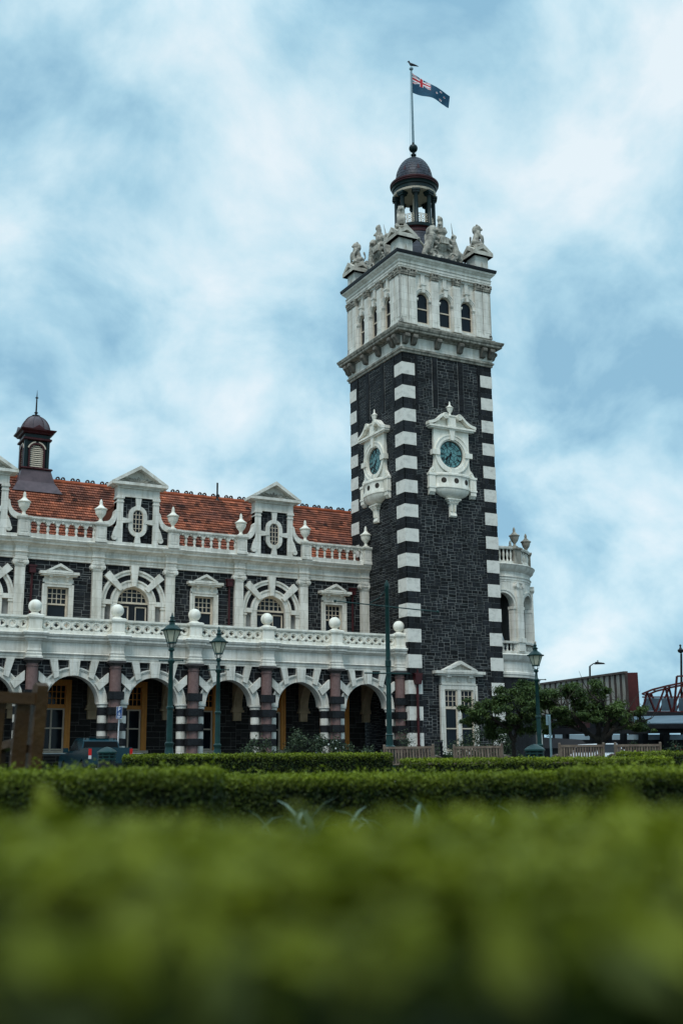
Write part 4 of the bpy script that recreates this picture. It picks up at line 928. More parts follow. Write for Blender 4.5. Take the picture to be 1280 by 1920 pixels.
for z0, z1, p in ((14.64, 14.72, .05), (15.12, 15.2, .08)): mb.box(c-1.17, c+1.17, yf-.05-p, yf+.5, z0, z1)
# oval window frame with four keys
def stad(r, n=32, hh=.34): return [(c+r*math.cos(2*math.pi*i/n), 13.37+r*math.sin(2*math.pi*i/n)+(hh if math.sin(2*math.pi*i/n) >= -1e-9 else -hh)) for i in range(n)]
A = stad(.50); B = stad(.29)
vs = [];
for (ax, az), (bx, bz) in zip(A, B): vs += [(ax, yf-.03, az), (bx, yf-.03, bz), (bx, yf+.14, bz), (ax, yf+.14, az)]
n_ = len(A); mb.add(vs, [(4*i+j, 4*((i+1) % n_)+j, 4*((i+1) % n_)+(j+1) % 4, 4*i+(j+1) % 4) for i in range(n_) for j in range(4)])
mb.prism([(c-.09, 13.98), (c+.09, 13.98), (c+.17, 14.65), (c-.17, 14.65)], yf-.07, yf+.1); mb.prism([(c-.09, 12.76), (c+.09, 12.76), (c+.17, 12.19), (c-.17, 12.19)], yf-.07, yf+.1)
for q in (-1, 1): mb.prism([(c+q*.32, 13.30), (c+q*.32, 13.44), (c+q*.83, 13.52), (c+q*.83, 13.22)], yf-.07, yf+.1)
gt = sub(obj('gable_trim', mb, WHITE, st, 25), gb)
mb = MB(); mb.box(c-1.30, c+1.30, yf-.18, yf+.6, 15.2, 15.27); pediment(mb, c, 1.55, 15.26, 16.38, yf-.32, yf+.62, .17)
sub(obj('pediment', mb, WHITE, st), gb)
mb = MB(); rr = random.Random(3)
for i in range(9):
    a = math.pi*(i+.5)/9; L_ = .30+.28*abs(math.cos(a))+(.18 if i == 4 else 0)
    mb.tube([(c+.05*math.cos(a), yf+.1, 15.44), (c+L_*.6*math.cos(a)*1.6, yf+.03, 15.44+L_*.55*math.sin(a)), (c+L_*math.cos(a)*1.7, yf+.08, 15.44+L_*.8*math.sin(a))], [.03, .06, .015], 6)
mb.sphere((c, yf+.04, 15.5), .09, 10)
sub(obj('carved_leafwork', mb, SCULPT, st, 50), gb)
mb = MB(); mb.box(c-.31, c+.31, yf+.055, yf+.14, 12.72, 14.02); sub(obj('window_pane', mb, GLASS, st), gb)
mb = MB()
A = stad(.29); B = stad(.25); vs = []
for (ax, az), (bx, bz) in zip(A, B): vs += [(ax, yf+.0, az), (bx, yf+.0, bz), (bx, yf+.06, bz), (ax, yf+.06, az)]
mb.add(vs, [(4*i+j, 4*((i+1) % n_)+j, 4*((i+1) % n_)+(j+1) % 4, 4*i+(j+1) % 4) for i in range(n_) for j in range(4)])
for x_ in (-.09, .09): mb.box(c+x_-.014, c+x_+.014, yf+.02, yf+.06, 12.84, 13.9)
for z_ in (13.0, 13.24, 13.5, 13.74): mb.box(c-.26, c+.26, yf+.022, yf+.058, z_-.014, z_+.014)
sub(obj('sash', mb, CREAM, st), gb)
# --- tiled roofs
def tiles(mb, O, U, V, nu, nv, tw_, tl, clip=None, seed=1):
    # O corner, U along the eaves, V up the slope (unit vectors)
    O, U, V = Vector(O), Vector(U), Vector(V); Nn = U.cross(V).normalized(); rr = random.Random(seed)
    for j in range(nv):
        base = rr.gauss(0, .05)
        for i in range(nu):
            u = (i+.5*(j % 2))*tw_; v = j*tl
            if clip and not clip(u+tw_/2, v+tl/2): continue
            t = min(1, max(0, rr.gauss(.42, .15)+base+.12*math.sin(i*.31+2*math.sin(j*.5))+(.5 if rr.random() < .035 else 0)))
            A = O+U*u+V*v; lift0, lift1 = .075, .012; g = .006
            p = [A+U*g+Nn*lift0, A+U*(tw_*.38)+Nn*(lift0+.022), A+U*(tw_*.5)+Nn*(lift0-.008), A+U*(tw_*.88)+Nn*(lift0+.022), A+U*(tw_-g)+Nn*lift0]
            q_ = [x_+V*(tl*1.08)+Nn*(lift1-lift0) for x_ in p]; b_ = [x_-Nn*.07 for x_ in p]
            mb.add(p+q_+b_, [(k, k+1, k+6, k+5) for k in range(4)]+[(k+1, k, k+10, k+11) for k in range(4)], t)
PY0, PZ0 = 4.86, 12.10; slope = math.atan(.885); RY = 9.95; RZ = PZ0+(RY-PY0)*.885
SL = (RY-PY0)/math.cos(slope)
mb = MB(); tiles(mb, (XK[6]-.6, PY0, PZ0), (1, 0, 0), (0, math.cos(slope), math.sin(slope)), int(28.6/.27), int(SL/.285), .27, .285, None, 4)
mb.add([(XK[6]-.6, PY0, PZ0-.06), (4, PY0, PZ0-.06), (4, RY, RZ-.06), (XK[6]-.6, RY, RZ-.06)], [(0, 1, 2, 3)], .1); mb.add([(XK[6]-.6, RY, RZ-.06), (4, RY, RZ-.06), (4, 15.6, 12), (XK[6]-.6, 15.6, 12)], [(0, 1, 2, 3)], .3)
rf = obj('roof', mb, TILE, st)
mb = MB(); mb.tube([(XK[6]-.6, RY, RZ-.02), (4, RY, RZ-.02)], .13, 10); sub(obj('ridge', mb, RIDGE, st), rf)
mb = MB(); x_ = -23.9
while x_ < 3.5:
    for q in (0, .30):
        mb.ring(x_+q, RZ+.16, .055, .12, -.5, math.pi+.5, 10, RY-.05, RY+.05)
    mb.box(x_-.14, x_+.44, RY-.04, RY+.04, RZ+.07, RZ+.13)
    x_ += .86
sub(obj('ridge_cresting', mb, CREST, st), rf)
c = BC[1]; mb = MB()
y1_ = PY0+(15.25-PZ0)/.885; hw_ = 1.22; zr, ze = 15.25, 14.2
for q in (-1, 1):
    sl_ = math.hypot(hw_, zr-ze); V = Vector((-q*hw_, 0, zr-ze)).normalized()
    U = Vector((0, 1, 0)) if q < 0 else Vector((0, -1, 0)); O = (c+q*hw_, yf+.4, ze) if q < 0 else (c+q*hw_, y1_, ze)
    tiles(mb, O, U, V, int((y1_-yf-.4)/.27), 6, .27, .27, None, 6+q)
    mb.add([(c+q*hw_, yf+.4, ze-.05), (c+q*hw_, y1_, ze-.05), (c, y1_, zr-.05), (c, yf+.4, zr-.05)], [(0, 1, 2, 3)], .1)
    mb.add([(c+q*(hw_-.02), yf+.4, 12.1), (c+q*(hw_-.02), y1_, 12.1), (c+q*(hw_-.02), y1_, ze-.04), (c+q*(hw_-.02), yf+.4, ze-.04)], [(0, 1, 2, 3)], .2)
dr = sub(obj('dormer_roof', mb, TILE, st), gb)
for b in (2, 4): dup(gb, (-BW*b, 0, 0))
mb = MB(); mb.tube([(-7.35, RY-.15, RZ-.3), (-7.35, RY-.15, RZ+.95)], .055, 8); mb.lathe([(.20, RZ-.28), (.09, RZ-.05)], -7.35, RY-.15, 10); obj('vent_pipe', mb, LEAD, st)
# rainwater pipes on the upper wall
for c_ in (BC[4]-1.35, BC[2]+1.45, BC[0]+1.2):
    mb = MB(); mb.tube([(c_, YB-.12, 6.7), (c_, YB-.12, 10.3)], .06, 8); mb.box(c_-.16, c_+.16, YB-.26, YB-.02, 10.3, 10.62); mb.box(c_-.20, c_+.20, YB-.30, YB-.02, 10.62, 10.70)
    obj('rainwater_pipe', mb, MAROON, st)
# louvred cupola astride the ridge
cx, cy = -18.42, RY
mb = MB(); H = .70
mb.loft([(1.02-.70+.35, 15.55), (.30, 16.2), (.10, 16.95)], cx-H, cx+H, cy-H, cy+H)
cu = obj('cupola', mb, COPPER, st)
mb = MB()
for k in range(-7, 8):
    for s_ in (-1, 1):
        for z0, z1 in ((15.6, 16.93),):
            pass
mb.loft([(.16, 16.95), (.20, 16.99), (.14, 17.06), (.0, 17.10)], cx-H, cx+H, cy-H, cy+H); sub(obj('cupola_moulding', mb, MAROON, st), cu); mb = MB(); mb.loft([(.02, 18.66), (.10, 18.70), (.10, 18.78), (.03, 18.82)], cx-H, cx+H, cy-H, cy+H)
sub(obj('cupola_moulding', mb, MAROON, st), cu)
mb = MB()
for q in (-1, 1):
    for r_ in (-1, 1): mb.box(cx+q*.7-.16*(q > 0), cx+q*.7+.16*(q < 0), cy+r_*.7-.16*(r_ > 0), cy+r_*.7+.16*(r_ < 0), 17.1, 18.66)
mb.box(cx-.6, cx+.6, cy-.6, cy+.6, 17.1, 18.66); mb.loft([(.0, 18.82), (.0, 19.02)], cx-H, cx+H, cy-H, cy+H)
sub(obj('cupola_body', mb, GREEN, st), cu)
def louvre(ang):
    M = Matrix.Translation((cx, cy, 0)) @ Matrix.Rotation(ang, 4, 'Z')
    a = MB(); a.M = M; z0, zc_, r_ = 17.12, 18.08, .36
    a.ring(0, zc_, r_, r_+.09, 0, math.pi, 14, -.72, -.58)
    for q in (-1, 1): p0, p1 = sorted((q*r_, q*(r_+.09))); a.box(p0, p1, -.72, -.58, z0, zc_)
    sub(obj('louvre_frame', a, MAROON, st), cu)
    a = MB(); a.M = M
    z_ = z0+.03
    while z_ < zc_+r_-.06:
        h = r_ if z_ < zc_ else math.sqrt(max(.01, r_*r_-(z_+.05-zc_)**2)); a.add([(-h, -.66, z_), (h, -.66, z_), (h, -.605, z_+.085), (-h, -.605, z_+.085)], [(0, 1, 2, 3)]); z_ += .115
    a.ring(0, zc_, r_+.10, r_+.17, R(15), R(80), 8, -.71, -.6); a.ring(0, zc_, r_+.10, r_+.17, R(100), R(165), 8, -.71, -.6)
    sub(obj('louvre', a, CREAM, st), cu)
for k in range(4): louvre(k*math.pi/2)
mb = MB(); mb.loft([(.0, 19.02), (.12, 19.05), (.16, 19.12), (.28, 19.22), (.30, 19.28), (.0, 19.36)], cx-H, cx+H, cy-H, cy+H)
for k in range(4):
    mb.M = Matrix.Translation((cx, cy, 0)) @ Matrix.Rotation(k*math.pi/2, 4, 'Z'); mb.prism([(-.42, 19.22), (.42, 19.22), (0, 19.52)], -.99, -.55); mb.M = None
sub(obj('cupola_cornice', mb, MAROON, st), cu)
mb = MB(); mb.lathe([(.82*math.cos(t), 19.3+.98*math.sin(t)) for t in [R(82)*i/10 for i in range(11)]]+[(.2, 20.30), (.12, 20.34)], cx, cy, 8, R(22.5), R(22.5)+2*math.pi)
for k in range(8):
    a = R(22.5)+k*math.pi/4; mb.tube([(cx+.84*math.cos(t)*math.cos(a), cy+.84*math.cos(t)*math.sin(a), 19.3+1.0*math.sin(t)) for t in [R(82)*i/8 for i in range(9)]], .022, 5)
sub(obj('cupola_dome', mb, COPPER, st), cu)
mb = MB(); mb.lathe([(.24, 20.26), (.24, 20.32), (.08, 20.36), (.06, 20.44), (.12, 20.50), (.05, 20.56), (.04, 21.3), (.03, 21.34), (.10, 21.39), (.03, 21.46), (.006, 21.85)], cx, cy, 10); sub(obj('finial', mb, LEAD, st, 40), cu)

# --- rounded porch behind the tower's right side
pc_ = (7.05, 3.2); RB = 3.0
mb = MB(); SEG = 40
def full(prof, n=48): mb.lathe([(RB+p, z) for p, z in prof], pc_[0], pc_[1], n, 0, 2*math.pi)
full([(-.02, TG), (-.02, 5.5)])
rbay = obj('round_porch', mb, DARK, st, 40)
mb = MB(); full([(.02, 5.48), (.06, 5.5), (.06, 5.62), (.10, 5.66), (.10, 5.78), (.04, 5.84), (.04, 6.36), (.10, 6.42), (.24, 6.54), (.26, 6.66), (.34, 6.76), (.20, 6.84), (-.4, 6.86)])
full([(.06, 6.86), (.06, 7.0), (-.20, 7.0)]); full([(.10, 7.42), (.12, 7.46), (.12, 7.56), (-.24, 7.56), (-.24, 7.42), (.1, 7.42)])
sub(obj('porch_balcony', mb, WHITE, st, 40), rbay)
mb = MB(); full([(-.02, 11.0), (.02, 11.02), (.02, 11.14), (.06, 11.15), (.06, 11.26), (.12, 11.32), (.04, 11.36), (.04, 11.62), (.10, 11.66), (.24, 11.78), (.28, 11.90), (.36, 12.02), (.30, 12.06), (-.4, 12.08), (-2.9, 12.1)])
full([(.04, 12.06), (.04, 12.24), (-.22, 12.24)]); full([(.04, 12.94), (.09, 13.0), (.09, 13.1), (-.24, 13.1), (-.24, 12.94), (.04, 12.94)])
sub(obj('porch_cornice', mb, WHITE, st, 40), rbay)
mb = MB(); mb.lathe([(RB-1.3, 6.86), (RB-1.3, 11.1)], pc_[0], pc_[1], 32); mb.lathe([(.1, 10.9), (RB-.05, 10.9)], pc_[0], pc_[1], 32); sub(obj('porch_inner_wall', mb, LOGSTONE, st), rbay)
PA = [R(-150+i*44) for i in range(5)]
angs = [R(-77+k*44) for k in range(-2, 4)]
mb = MB(); cap_ = MB(); ped2 = MB()
fm = lambda u, y, z: (pc_[0]+(RB-y)*math.cos(u), pc_[1]+(RB-y)*math.sin(u), z)
half = R(44)/2; oh = half-.125
for a in angs[:-1]:
    m_ = a+half; ro = oh*RB; zs2 = 9.6
    us = [a]+[m_-oh*math.cos(math.pi*i/14) for i in range(15)]+[a+2*half]
    mb.strips(us, lambda u: (zs2+math.sqrt(max(0, ro*ro-((u-m_)*RB)**2)) if abs(u-m_) < oh-1e-6 else zs2), 11.02, .0, .4, fm)
    # moulded arch
    for r0, r1, p in ((.0, .14, -.05), (.14, .2, -.09)):
        vs = []; fs = []
        for i in range(15):
            t = math.pi*i/14; q0, q1 = ro+r0-.01, ro+r1
            vs += [fm(m_-q0*math.cos(t)/RB, p, zs2+q0*math.sin(t)), fm(m_-q1*math.cos(t)/RB, p, zs2+q1*math.sin(t)), fm(m_-q1*math.cos(t)/RB, .05, zs2+q1*math.sin(t)), fm(m_-q0*math.cos(t)/RB, .05, zs2+q0*math.sin(t))]
        for i in range(14):
            for k in range(4): fs.append((4*i+k, 4*i+(k+1) % 4, 4*i+4+(k+1) % 4, 4*i+4+k))
        mb.add(vs, fs)
def radial(a, z): return Matrix.Translation((pc_[0]+RB*math.cos(a), pc_[1]+RB*math.sin(a), z)) @ Matrix.Rotation(a+math.pi/2, 4, 'Z')
for a in angs:
    mb.M = radial(a, 0)
    mb.box(-.44, .44, -.0, .4, 6.86, 9.6); mb.box(-.48, .48, -.05, .42, 9.44, 9.6); mb.box(-.26, .26, -.16, .2, 7.0, 10.64); mb.box(-.32, .32, -.22, .2, 7.5, 7.75); mb.box(-.34, .34, -.24, .1, 10.94, 11.02); mb.box(-.27, .27, -.18, .1, 10.64, 10.94)
    for q in (-1, 1): mb.tube([(q*.26, -.24, 10.81), (q*.26, .05, 10.81)], .14, 12)
    ped2 = MB(); ped2.M = radial(a, 0); ped2.loft([(.04, 12.06), (.04, 12.2), (0, 12.22), (0, 12.94), (.08, 13.0), (.08, 13.1), (-.05, 13.13)], -.28, .28, -.12, .34); po_ = sub(obj('porch_pedestal', ped2, GRIME, st), rbay)
    ped2 = MB(); ped2.M = radial(a, 0); ped2.loft([(0, 6.9), (0, 7.44), (.05, 7.46), (.05, 7.58)], -.36, .36, -.10, .3); sub(obj('balcony_pedestal', ped2, WHITE, st), rbay)
    ped2 = MB(); ped2.M = radial(a, 0); urn(ped2, 0, .1, 13.12, .98); sub(obj('urn', ped2, GRIME, st, 40), rbay)
mb.M = None; sub(obj('porch_arcade', mb, WHITE, st, 30), rbay); mb = MB(); mb.lathe([(r_*.8, z*.84) for r_, z in BAL], 0, 0, 8); bme0 = mb.mesh('porch_baluster', [WHITE], 40)
mb = MB(); mb.lathe([(r_*.9, z*1.4) for r_, z in BAL], 0, 0, 8); bme1 = mb.mesh('porch_baluster', [WHITE], 40)
for i in range(72):
    a = 2*math.pi*i/72
    if min(abs((a-b+math.pi) % (2*math.pi)-math.pi) for b in angs) < .11 or not (R(250) < a < 2*math.pi-.02): continue
    x_, y_ = pc_[0]+(RB-.07)*math.cos(a), pc_[1]+(RB-.07)*math.sin(a)
    for me_, z_ in ((bme0, 7.0), (bme1, 12.24)): link('porch_baluster', me_, rbay, (x_, y_, z_))
mb = MB()
for a in (R(-31), R(25), R(-140)):
    mb = MB(); mb.M = radial(a, 0); mb.lathe([(.24, TG), (.24, 5.4), (.30, 5.5)], 0, -.12, 16); sub(obj('porch_half_column', mb, WHITE, st, 40), rbay)

# ------------------------------------------------------------------ flag and gull
fl = MB(); NU, NV = 84, 42
BLUE = mat('flag_blue', (.003, .055, .105), (.002, .036, .075), .7, 3); RED = mat('flag_red', (.42, .02, .03), None, .7, 3); FWHITE = mat('flag_white', (.75, .74, .76), None, .7, 3)
def flagpos(s_, t):
    # s_ along the fly 0..1, t down the hoist 0..1; a heavy flag lifted by a light wind
    L_ = 2.62; px = s_*L_*(.93)
    top = 44.80-.42*s_-1.12*s_**1.3+.13*math.sin(s_*5.6+.2)*s_; hgt = 1.42*(1-.10*s_-.42*s_**2+.03*math.sin(7*s_))
    fold = max(0, s_-.88)*1.2
    z = top-hgt*t-fold*t*.9+.05*math.sin(9*s_+2*t)*s_; dpt = .16*math.sin(s_*7.5+t*1.2)*(.2+s_)+.22*(1-t)*math.sin(s_*3)
    if t < .3: z -= .05*(1-t/.3)*math.sin(min(1, s_*1.6)*math.pi)
    x_ = .05+px-.12*t*s_
    return (3.1+CR[0]*x_+CF[0]*dpt, 3.1+CR[1]*x_+CF[1]*dpt, z)
def flagcol(s_, t):
    u, v = s_*2, t*2                    # canton spans 0..1 in both
    if u < 1 and v < 1:
        x_, y_ = u*2-1, v-.5            # x -1..1, y -.5..+.5
        if abs(x_) < .12 or abs(y_) < .12: return 1
        if abs(x_) < .20 or abs(y_) < .20: return 2
        d = min(abs(y_-x_*.5), abs(y_+x_*.5))*.894
        if d < .032: return 1
        if d < .10: return 2
        return 0
    for sx, sy, r_ in ((.76, .20, .05), (.66, .46, .05), (.865, .40, .045), (.77, .80, .06)):
        dx, dy = (s_-sx)*2, t-sy; rr2 = math.hypot(dx, dy); a = math.atan2(dx, -dy); k = (a/(2*math.pi/5)) % 1; rad = r_*1.5*(1-.6*min(k, 1-k)*2)
        if rr2 < rad*.62: return 1
        if rr2 < rad: return 2
    return 0
vs = [flagpos(i/NU, j/NV) for j in range(NV+1) for i in range(NU+1)]
for j in range(NV):
    for i in range(NU):
        fl.mi.append(flagcol((i+.5)/NU, (j+.5)/NV)); fl.t.append(.5); b = j*(NU+1)+i; fl.f.append((b, b+1, b+NU+2, b+NU+1))
fl.v = vs
fg = tag(obj('flag', fl, [BLUE, RED, FWHITE], None, 60), 'blue ensign flag with red cross canton and stars, flying from the tower pole', 'flag')
GULLM = mat('gull_feathers', (.055, .060, .070), (.02, .022, .026), .7, 20); 
g0 = (3.1, 3.1, 45.25); Mg = Matrix.Translation(g0) @ Matrix.Rotation(math.atan2(CR[1], CR[0]), 4, 'Z')
gl = sculpt('gull', [('c', (-.02, 0, .20), (.20, 0, .14), .10, .075), ('c', (.2, 0, .14), (.48, 0, .04), .07, .02), ('c', (-.06, 0, .24), (-.13, 0, .36), .075, .055), ('b', (-.15, 0, .40), .068), ('c', (-.2, 0, .39), (-.29, 0, .37), .025, .012), ('c', (.02, -.03, .12), (.02, -.03, .0), .016, .014), ('c', (.02, .04, .12), (.02, .04, .0), .016, .014), ('c', (.0, .07, .2), (.38, .03, .09), .05, .02), ('c', (.0, -.07, .2), (.38, -.03, .09), .05, .02)], .016, GULLM, None, Mg)
tag(gl, 'dark backed gull perched on the ball of the flagpole', 'bird')
# ------------------------------------------------------------------ foliage
def leafmesh(name, P, Nn, size, tone, mats, parent=None, aspect=2.2, droop=0, mi=None):
    P = np.asarray(P, float); Nn = np.asarray(Nn, float); n = len(P)
    Nn /= np.linalg.norm(Nn, axis=1)[:, None]+1e-9
    r_ = rng.normal(size=(n, 3)); r_[:, 2] -= droop
    T = r_-(r_*Nn).sum(1)[:, None]*Nn; T /= np.linalg.norm(T, axis=1)[:, None]+1e-9
    B = np.cross(Nn, T); size = np.asarray(size)[:, None]
    Lh = T*size*.5; Wd = B*size*.5/aspect; up = Nn*size*.12
    V = np.stack([P-Lh, P+Wd+up*.6, P+Lh-up*.3, P-Wd+up*.6], 1).reshape(-1, 3)
    c = np.array([(V[:, 0].min()+V[:, 0].max())/2, (V[:, 1].min()+V[:, 1].max())/2, V[:, 2].min()])
    me = bpy.data.meshes.new(name); me.vertices.add(4*n); me.vertices.foreach_set('co', (V-c).ravel())
    b = np.arange(n)*4; F = np.stack([b, b+1, b+2, b, b+2, b+3], 1).reshape(-1)
    me.loops.add(6*n); me.loops.foreach_set('vertex_index', F); me.polygons.add(2*n); me.polygons.foreach_set('loop_start', np.arange(2*n)*3)
    me.update(calc_edges=True)
    for m_ in mats: me.materials.append(m_)
    a = me.attributes.new('tone', 'FLOAT', 'FACE'); a.data.foreach_set('value', np.repeat(np.clip(tone, 0, 1), 2))
    return link(name, me, parent, c)
def clumpy(P, f=6.0, k=5):
    # smooth 3-D variation, so growth comes in lighter and darker tufts
    s_ = np.zeros(len(P))
    rr = np.random.default_rng(3)
    for i in range(k):
        d = rr.normal(size=3)*f; s_ += np.sin(P @ d+rr.uniform(0, 6.3))
    return s_/k
def hedge(label, ul, dl, ur, dr_, thick, ht, zb, n, size, lump, tip=.55, name='hedge', mats=None, group=None, round_=.06, yz=.76, fr=None, sprigs=0):
    """clipped hedge from (column ul, depth dl) to (ur, dr_); leaves grow all over a lumpy skin on a core of twigs"""
    A = unproj(ul, 1441, dl)[:2]; B = unproj(ur, 1441, dr_)[:2]; ax = B-A; L_ = np.linalg.norm(ax); ax = ax/L_; nr = np.array([-ax[1], ax[0]])
    if nr @ FH < 0: nr = -nr
    areas = np.array([L_*ht, L_*thick, thick*ht, thick*ht, L_*ht*.3]); k = rng.choice(5, n, p=areas/areas.sum())
    a, b = rng.random(n), rng.random(n); P = np.zeros((n, 3)); Nn = np.zeros((n, 3))
    s_ = np.where(k == 2, 0, np.where(k == 3, 1, a)); t = np.where(k == 0, 0, np.where(k == 4, 1, np.where((k == 2) | (k == 3), a, b))); h = np.where(k == 1, 1, b)
    h = np.where((k != 1), b**.8, h)
    loc = np.stack([s_*L_, t*thick, h*ht], 1)
    nl = np.zeros((n, 3)); nl[k == 0] = (0, -1, 0); nl[k == 1] = (0, 0, 1); nl[k == 2] = (-1, 0, 0); nl[k == 3] = (1, 0, 0); nl[k == 4] = (0, 1, 0)
    # soften the arrises
    q = np.minimum(np.minimum(loc[:, 1], thick-loc[:, 1]), .12); top = k == 1; loc[top, 2] -= (round_*(1-q[top]/.12)**2)
    f = clumpy(loc, fr or 2.6/max(lump, .03)*.12+4); loc += nl*(f*lump+rng.normal(0, lump*.55, n)-lump*.4)[:, None]
    if sprigs:
        m_ = top & (rng.random(n) < sprigs); loc[m_, 2] += np.abs(rng.normal(0, lump*1.6, m_.sum()))
    P[:, 0] = A[0]+ax[0]*loc[:, 0]+nr[0]*loc[:, 1]; P[:, 1] = A[1]+ax[1]*loc[:, 0]+nr[1]*loc[:, 1]; P[:, 2] = zb+loc[:, 2]
    Nw = np.zeros((n, 3)); Nw[:, 0] = ax[0]*nl[:, 0]+nr[0]*nl[:, 1]; Nw[:, 1] = ax[1]*nl[:, 0]+nr[1]*nl[:, 1]; Nw[:, 2] = nl[:, 2]
    Nw = Nw*.8+rng.normal(0, .55, (n, 3))+np.array([0, 0, .25])
    lit_growth = np.clip((loc[:, 2]/ht-yz)/(1-yz), 0, 1)**1.2  # tops paler: new growth, plus light from above put into leaf tone
    tone = .06+.08*f+rng.normal(0, .08, n)+tip*lit_growth*(.75+.5*rng.random(n))*(1+.5*clumpy(loc, 9))
    o = leafmesh(name, P, Nw, size*(.7+.6*rng.random(n)), tone, mats or [LEAFH])
    mb = MB(); e_ = lump+.03
    c4 = [A+nr*e_+ax*e_, B+nr*e_-ax*e_, B+nr*(thick-e_)-ax*e_, A+nr*(thick-e_)+ax*e_]
    mb.add([(x_, y_, zb-.15) for x_, y_ in c4]+[(x_, y_, zb+ht-e_*1.3) for x_, y_ in c4], [(0, 3, 2, 1), (4, 5, 6, 7), (0, 1, 5, 4), (1, 2, 6, 5), (2, 3, 7, 6), (3, 0, 4, 7)])
    sub(obj('inner_twigs', mb, TWIG, o), o)
    return tag(o, label, 'hedge', group)
HG = 'clipped hedges of the knot garden'
FG = hedge('wide blurred box hedge closest to the camera across the whole foreground', -1500, .27, 2700, .30, .60, .480, -.02, 42000, .020, .011, .62, mats=[LEAFF], group=HG, round_=.05, yz=.972, fr=34)
for u_, d_, v_ in ((100, .86, 1486), (1163, .84, 1476)):
    top_ = unproj(u_, v_, d_); k_ = 24; tt_ = np.arange(k_)/k_; q_ = np.stack([top_[0]+rng.normal(0, .008, k_), top_[1]+rng.normal(0, .008, k_), top_[2]-.045*tt_], 1)
    leafmesh('shoot', q_, rng.normal(0, 1, (k_, 3))+np.array([0, 0, .6]), .020*np.ones(k_), .55+.3*rng.random(k_), [LEAFF], FG)
hedge('low clipped hedge beside the brown bench at the left edge', -420, 4.45, 400, 4.5, .62, .497, 0.0, 60000, .021, .012, .62, group=HG, sprigs=.05, yz=.82)
hedge('long middle hedge running behind the strap leaved plants', 404, 5.9, 1092, 6.0, .62, .462, .0, 60000, .021, .012, .62, group=HG, sprigs=.06, yz=.82)
hedge('short hedge at the right edge in line with the middle hedge', 1084, 5.05, 1700, 5.0, .62, .485, .0, 40000, .021, .012, .62, group=HG, sprigs=.06, yz=.82)
hedge('neat far hedge standing in front of the rose bushes and arcade', 232, 21.5, 736, 22.5, .8, .66, .13, 16000, .055, .025, .60, group=HG, round_=.09)
hedge('straight low hedge in front of the two benches by the tower', 770, 15.0, 1262, 15.6, .7, .52, .09, 14000, .042, .022, .70, group=HG)
hedge('thin strip of hedge far off between the benches and the tower', 745, 36, 1160, 37, .8, .55, .22, 5000, .07, .03, .60, group=HG)
hedge('short far hedge under the fourth bench at the right', 1172, 24, 1420, 24, .8, .58, .2, 5000, .06, .03, .62, group=HG)

# strap-leaved plants in front of the middle hedge
def strap(seed):
    rr = random.Random(seed); mb = MB()
    for i in range(22):
        a = rr.uniform(0, 6.283); L_ = rr.uniform(.24, .46); lean = rr.uniform(.45, 1.1); w_ = rr.uniform(.011, .019); p = []; kink = rr.uniform(.4, .75)
        for k in range(8):
            t = k/7; r_ = L_*lean*t**1.3; z = L_*(t*(1-.35*lean)-(max(0, t-kink)**1.6)*lean*1.6); p.append((r_*math.cos(a), r_*math.sin(a), max(z, .01), w_*(1-t**3)+.002))
        vs = []
        for x_, y_, z, w2 in p: vs += [(x_-w2*math.sin(a), y_+w2*math.cos(a), z), (x_, y_, z-w2*.4), (x_+w2*math.sin(a), y_-w2*math.cos(a), z)]
        mb.add(vs, [(3*k+j, 3*k+j+1, 3*k+4+j, 3*k+3+j) for k in range(7) for j in range(2)], rr.random())
    return mb.mesh('strap_leaf_plant', [LEAFA])
SM = [strap(i) for i in range(3)]
for i, (u, d, s_) in enumerate([(436, 4.7, .95), (515, 4.6, 1.1), (560, 4.4, .9), (612, 4.5, 1.05), (655, 4.6, .85), (742, 4.5, .8), (765, 4.6, 1.0), (845, 4.7, 1.1), (905, 4.4, .8), (965, 4.5, .8), (1028, 4.6, 1.0), (1060, 4.5, .8), (1118, 4.4, .9), (1190, 4.4, .95), (215, 4.2, .8), (180, 4.1, .75)]):
    x_, y_, z = at(u, d); o = link('strap_leaf_plant', SM[i % 3], None, (x_, y_, z)); o.rotation_euler = (0, 0, i*1.7); o.scale = (s_*1.05, s_*1.05, s_*1.22)
    tag(o, 'tuft of grey green strap leaves growing between two hedges', 'plant', 'strap leaved plants between the hedges')

def crown(name, clumps, n, size, parent, m_, droop=.5, aspect=2.6, tone0=.35):
    P = []; Nn = []; T = []
    wts = np.array([c_[3]*c_[4]*c_[5] for c_ in clumps])**.7; cnt = rng.multinomial(n, wts/wts.sum())
    for c_, k in zip(clumps, cnt):
        v = rng.normal(size=(k, 3)); v /= np.linalg.norm(v, axis=1)[:, None]; r_ = rng.random(k)**.55*np.where(rng.random(k) < .12, 1.45, 1.0)
        p = np.array(c_[:3])+(v*r_[:, None]*.55+rng.normal(0, .38, (k, 3)))*np.array(c_[3:6]); P.append(p); nn = v*.6+rng.normal(0, .5, (k, 3)); nn[:, 2] += .6; Nn.append(nn)
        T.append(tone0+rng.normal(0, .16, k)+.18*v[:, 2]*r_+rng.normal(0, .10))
    P = np.concatenate(P); return leafmesh(name, P, np.concatenate(Nn), size*(.6+.8*rng.random(len(P))), np.concatenate(T), [m_], parent, aspect, droop)
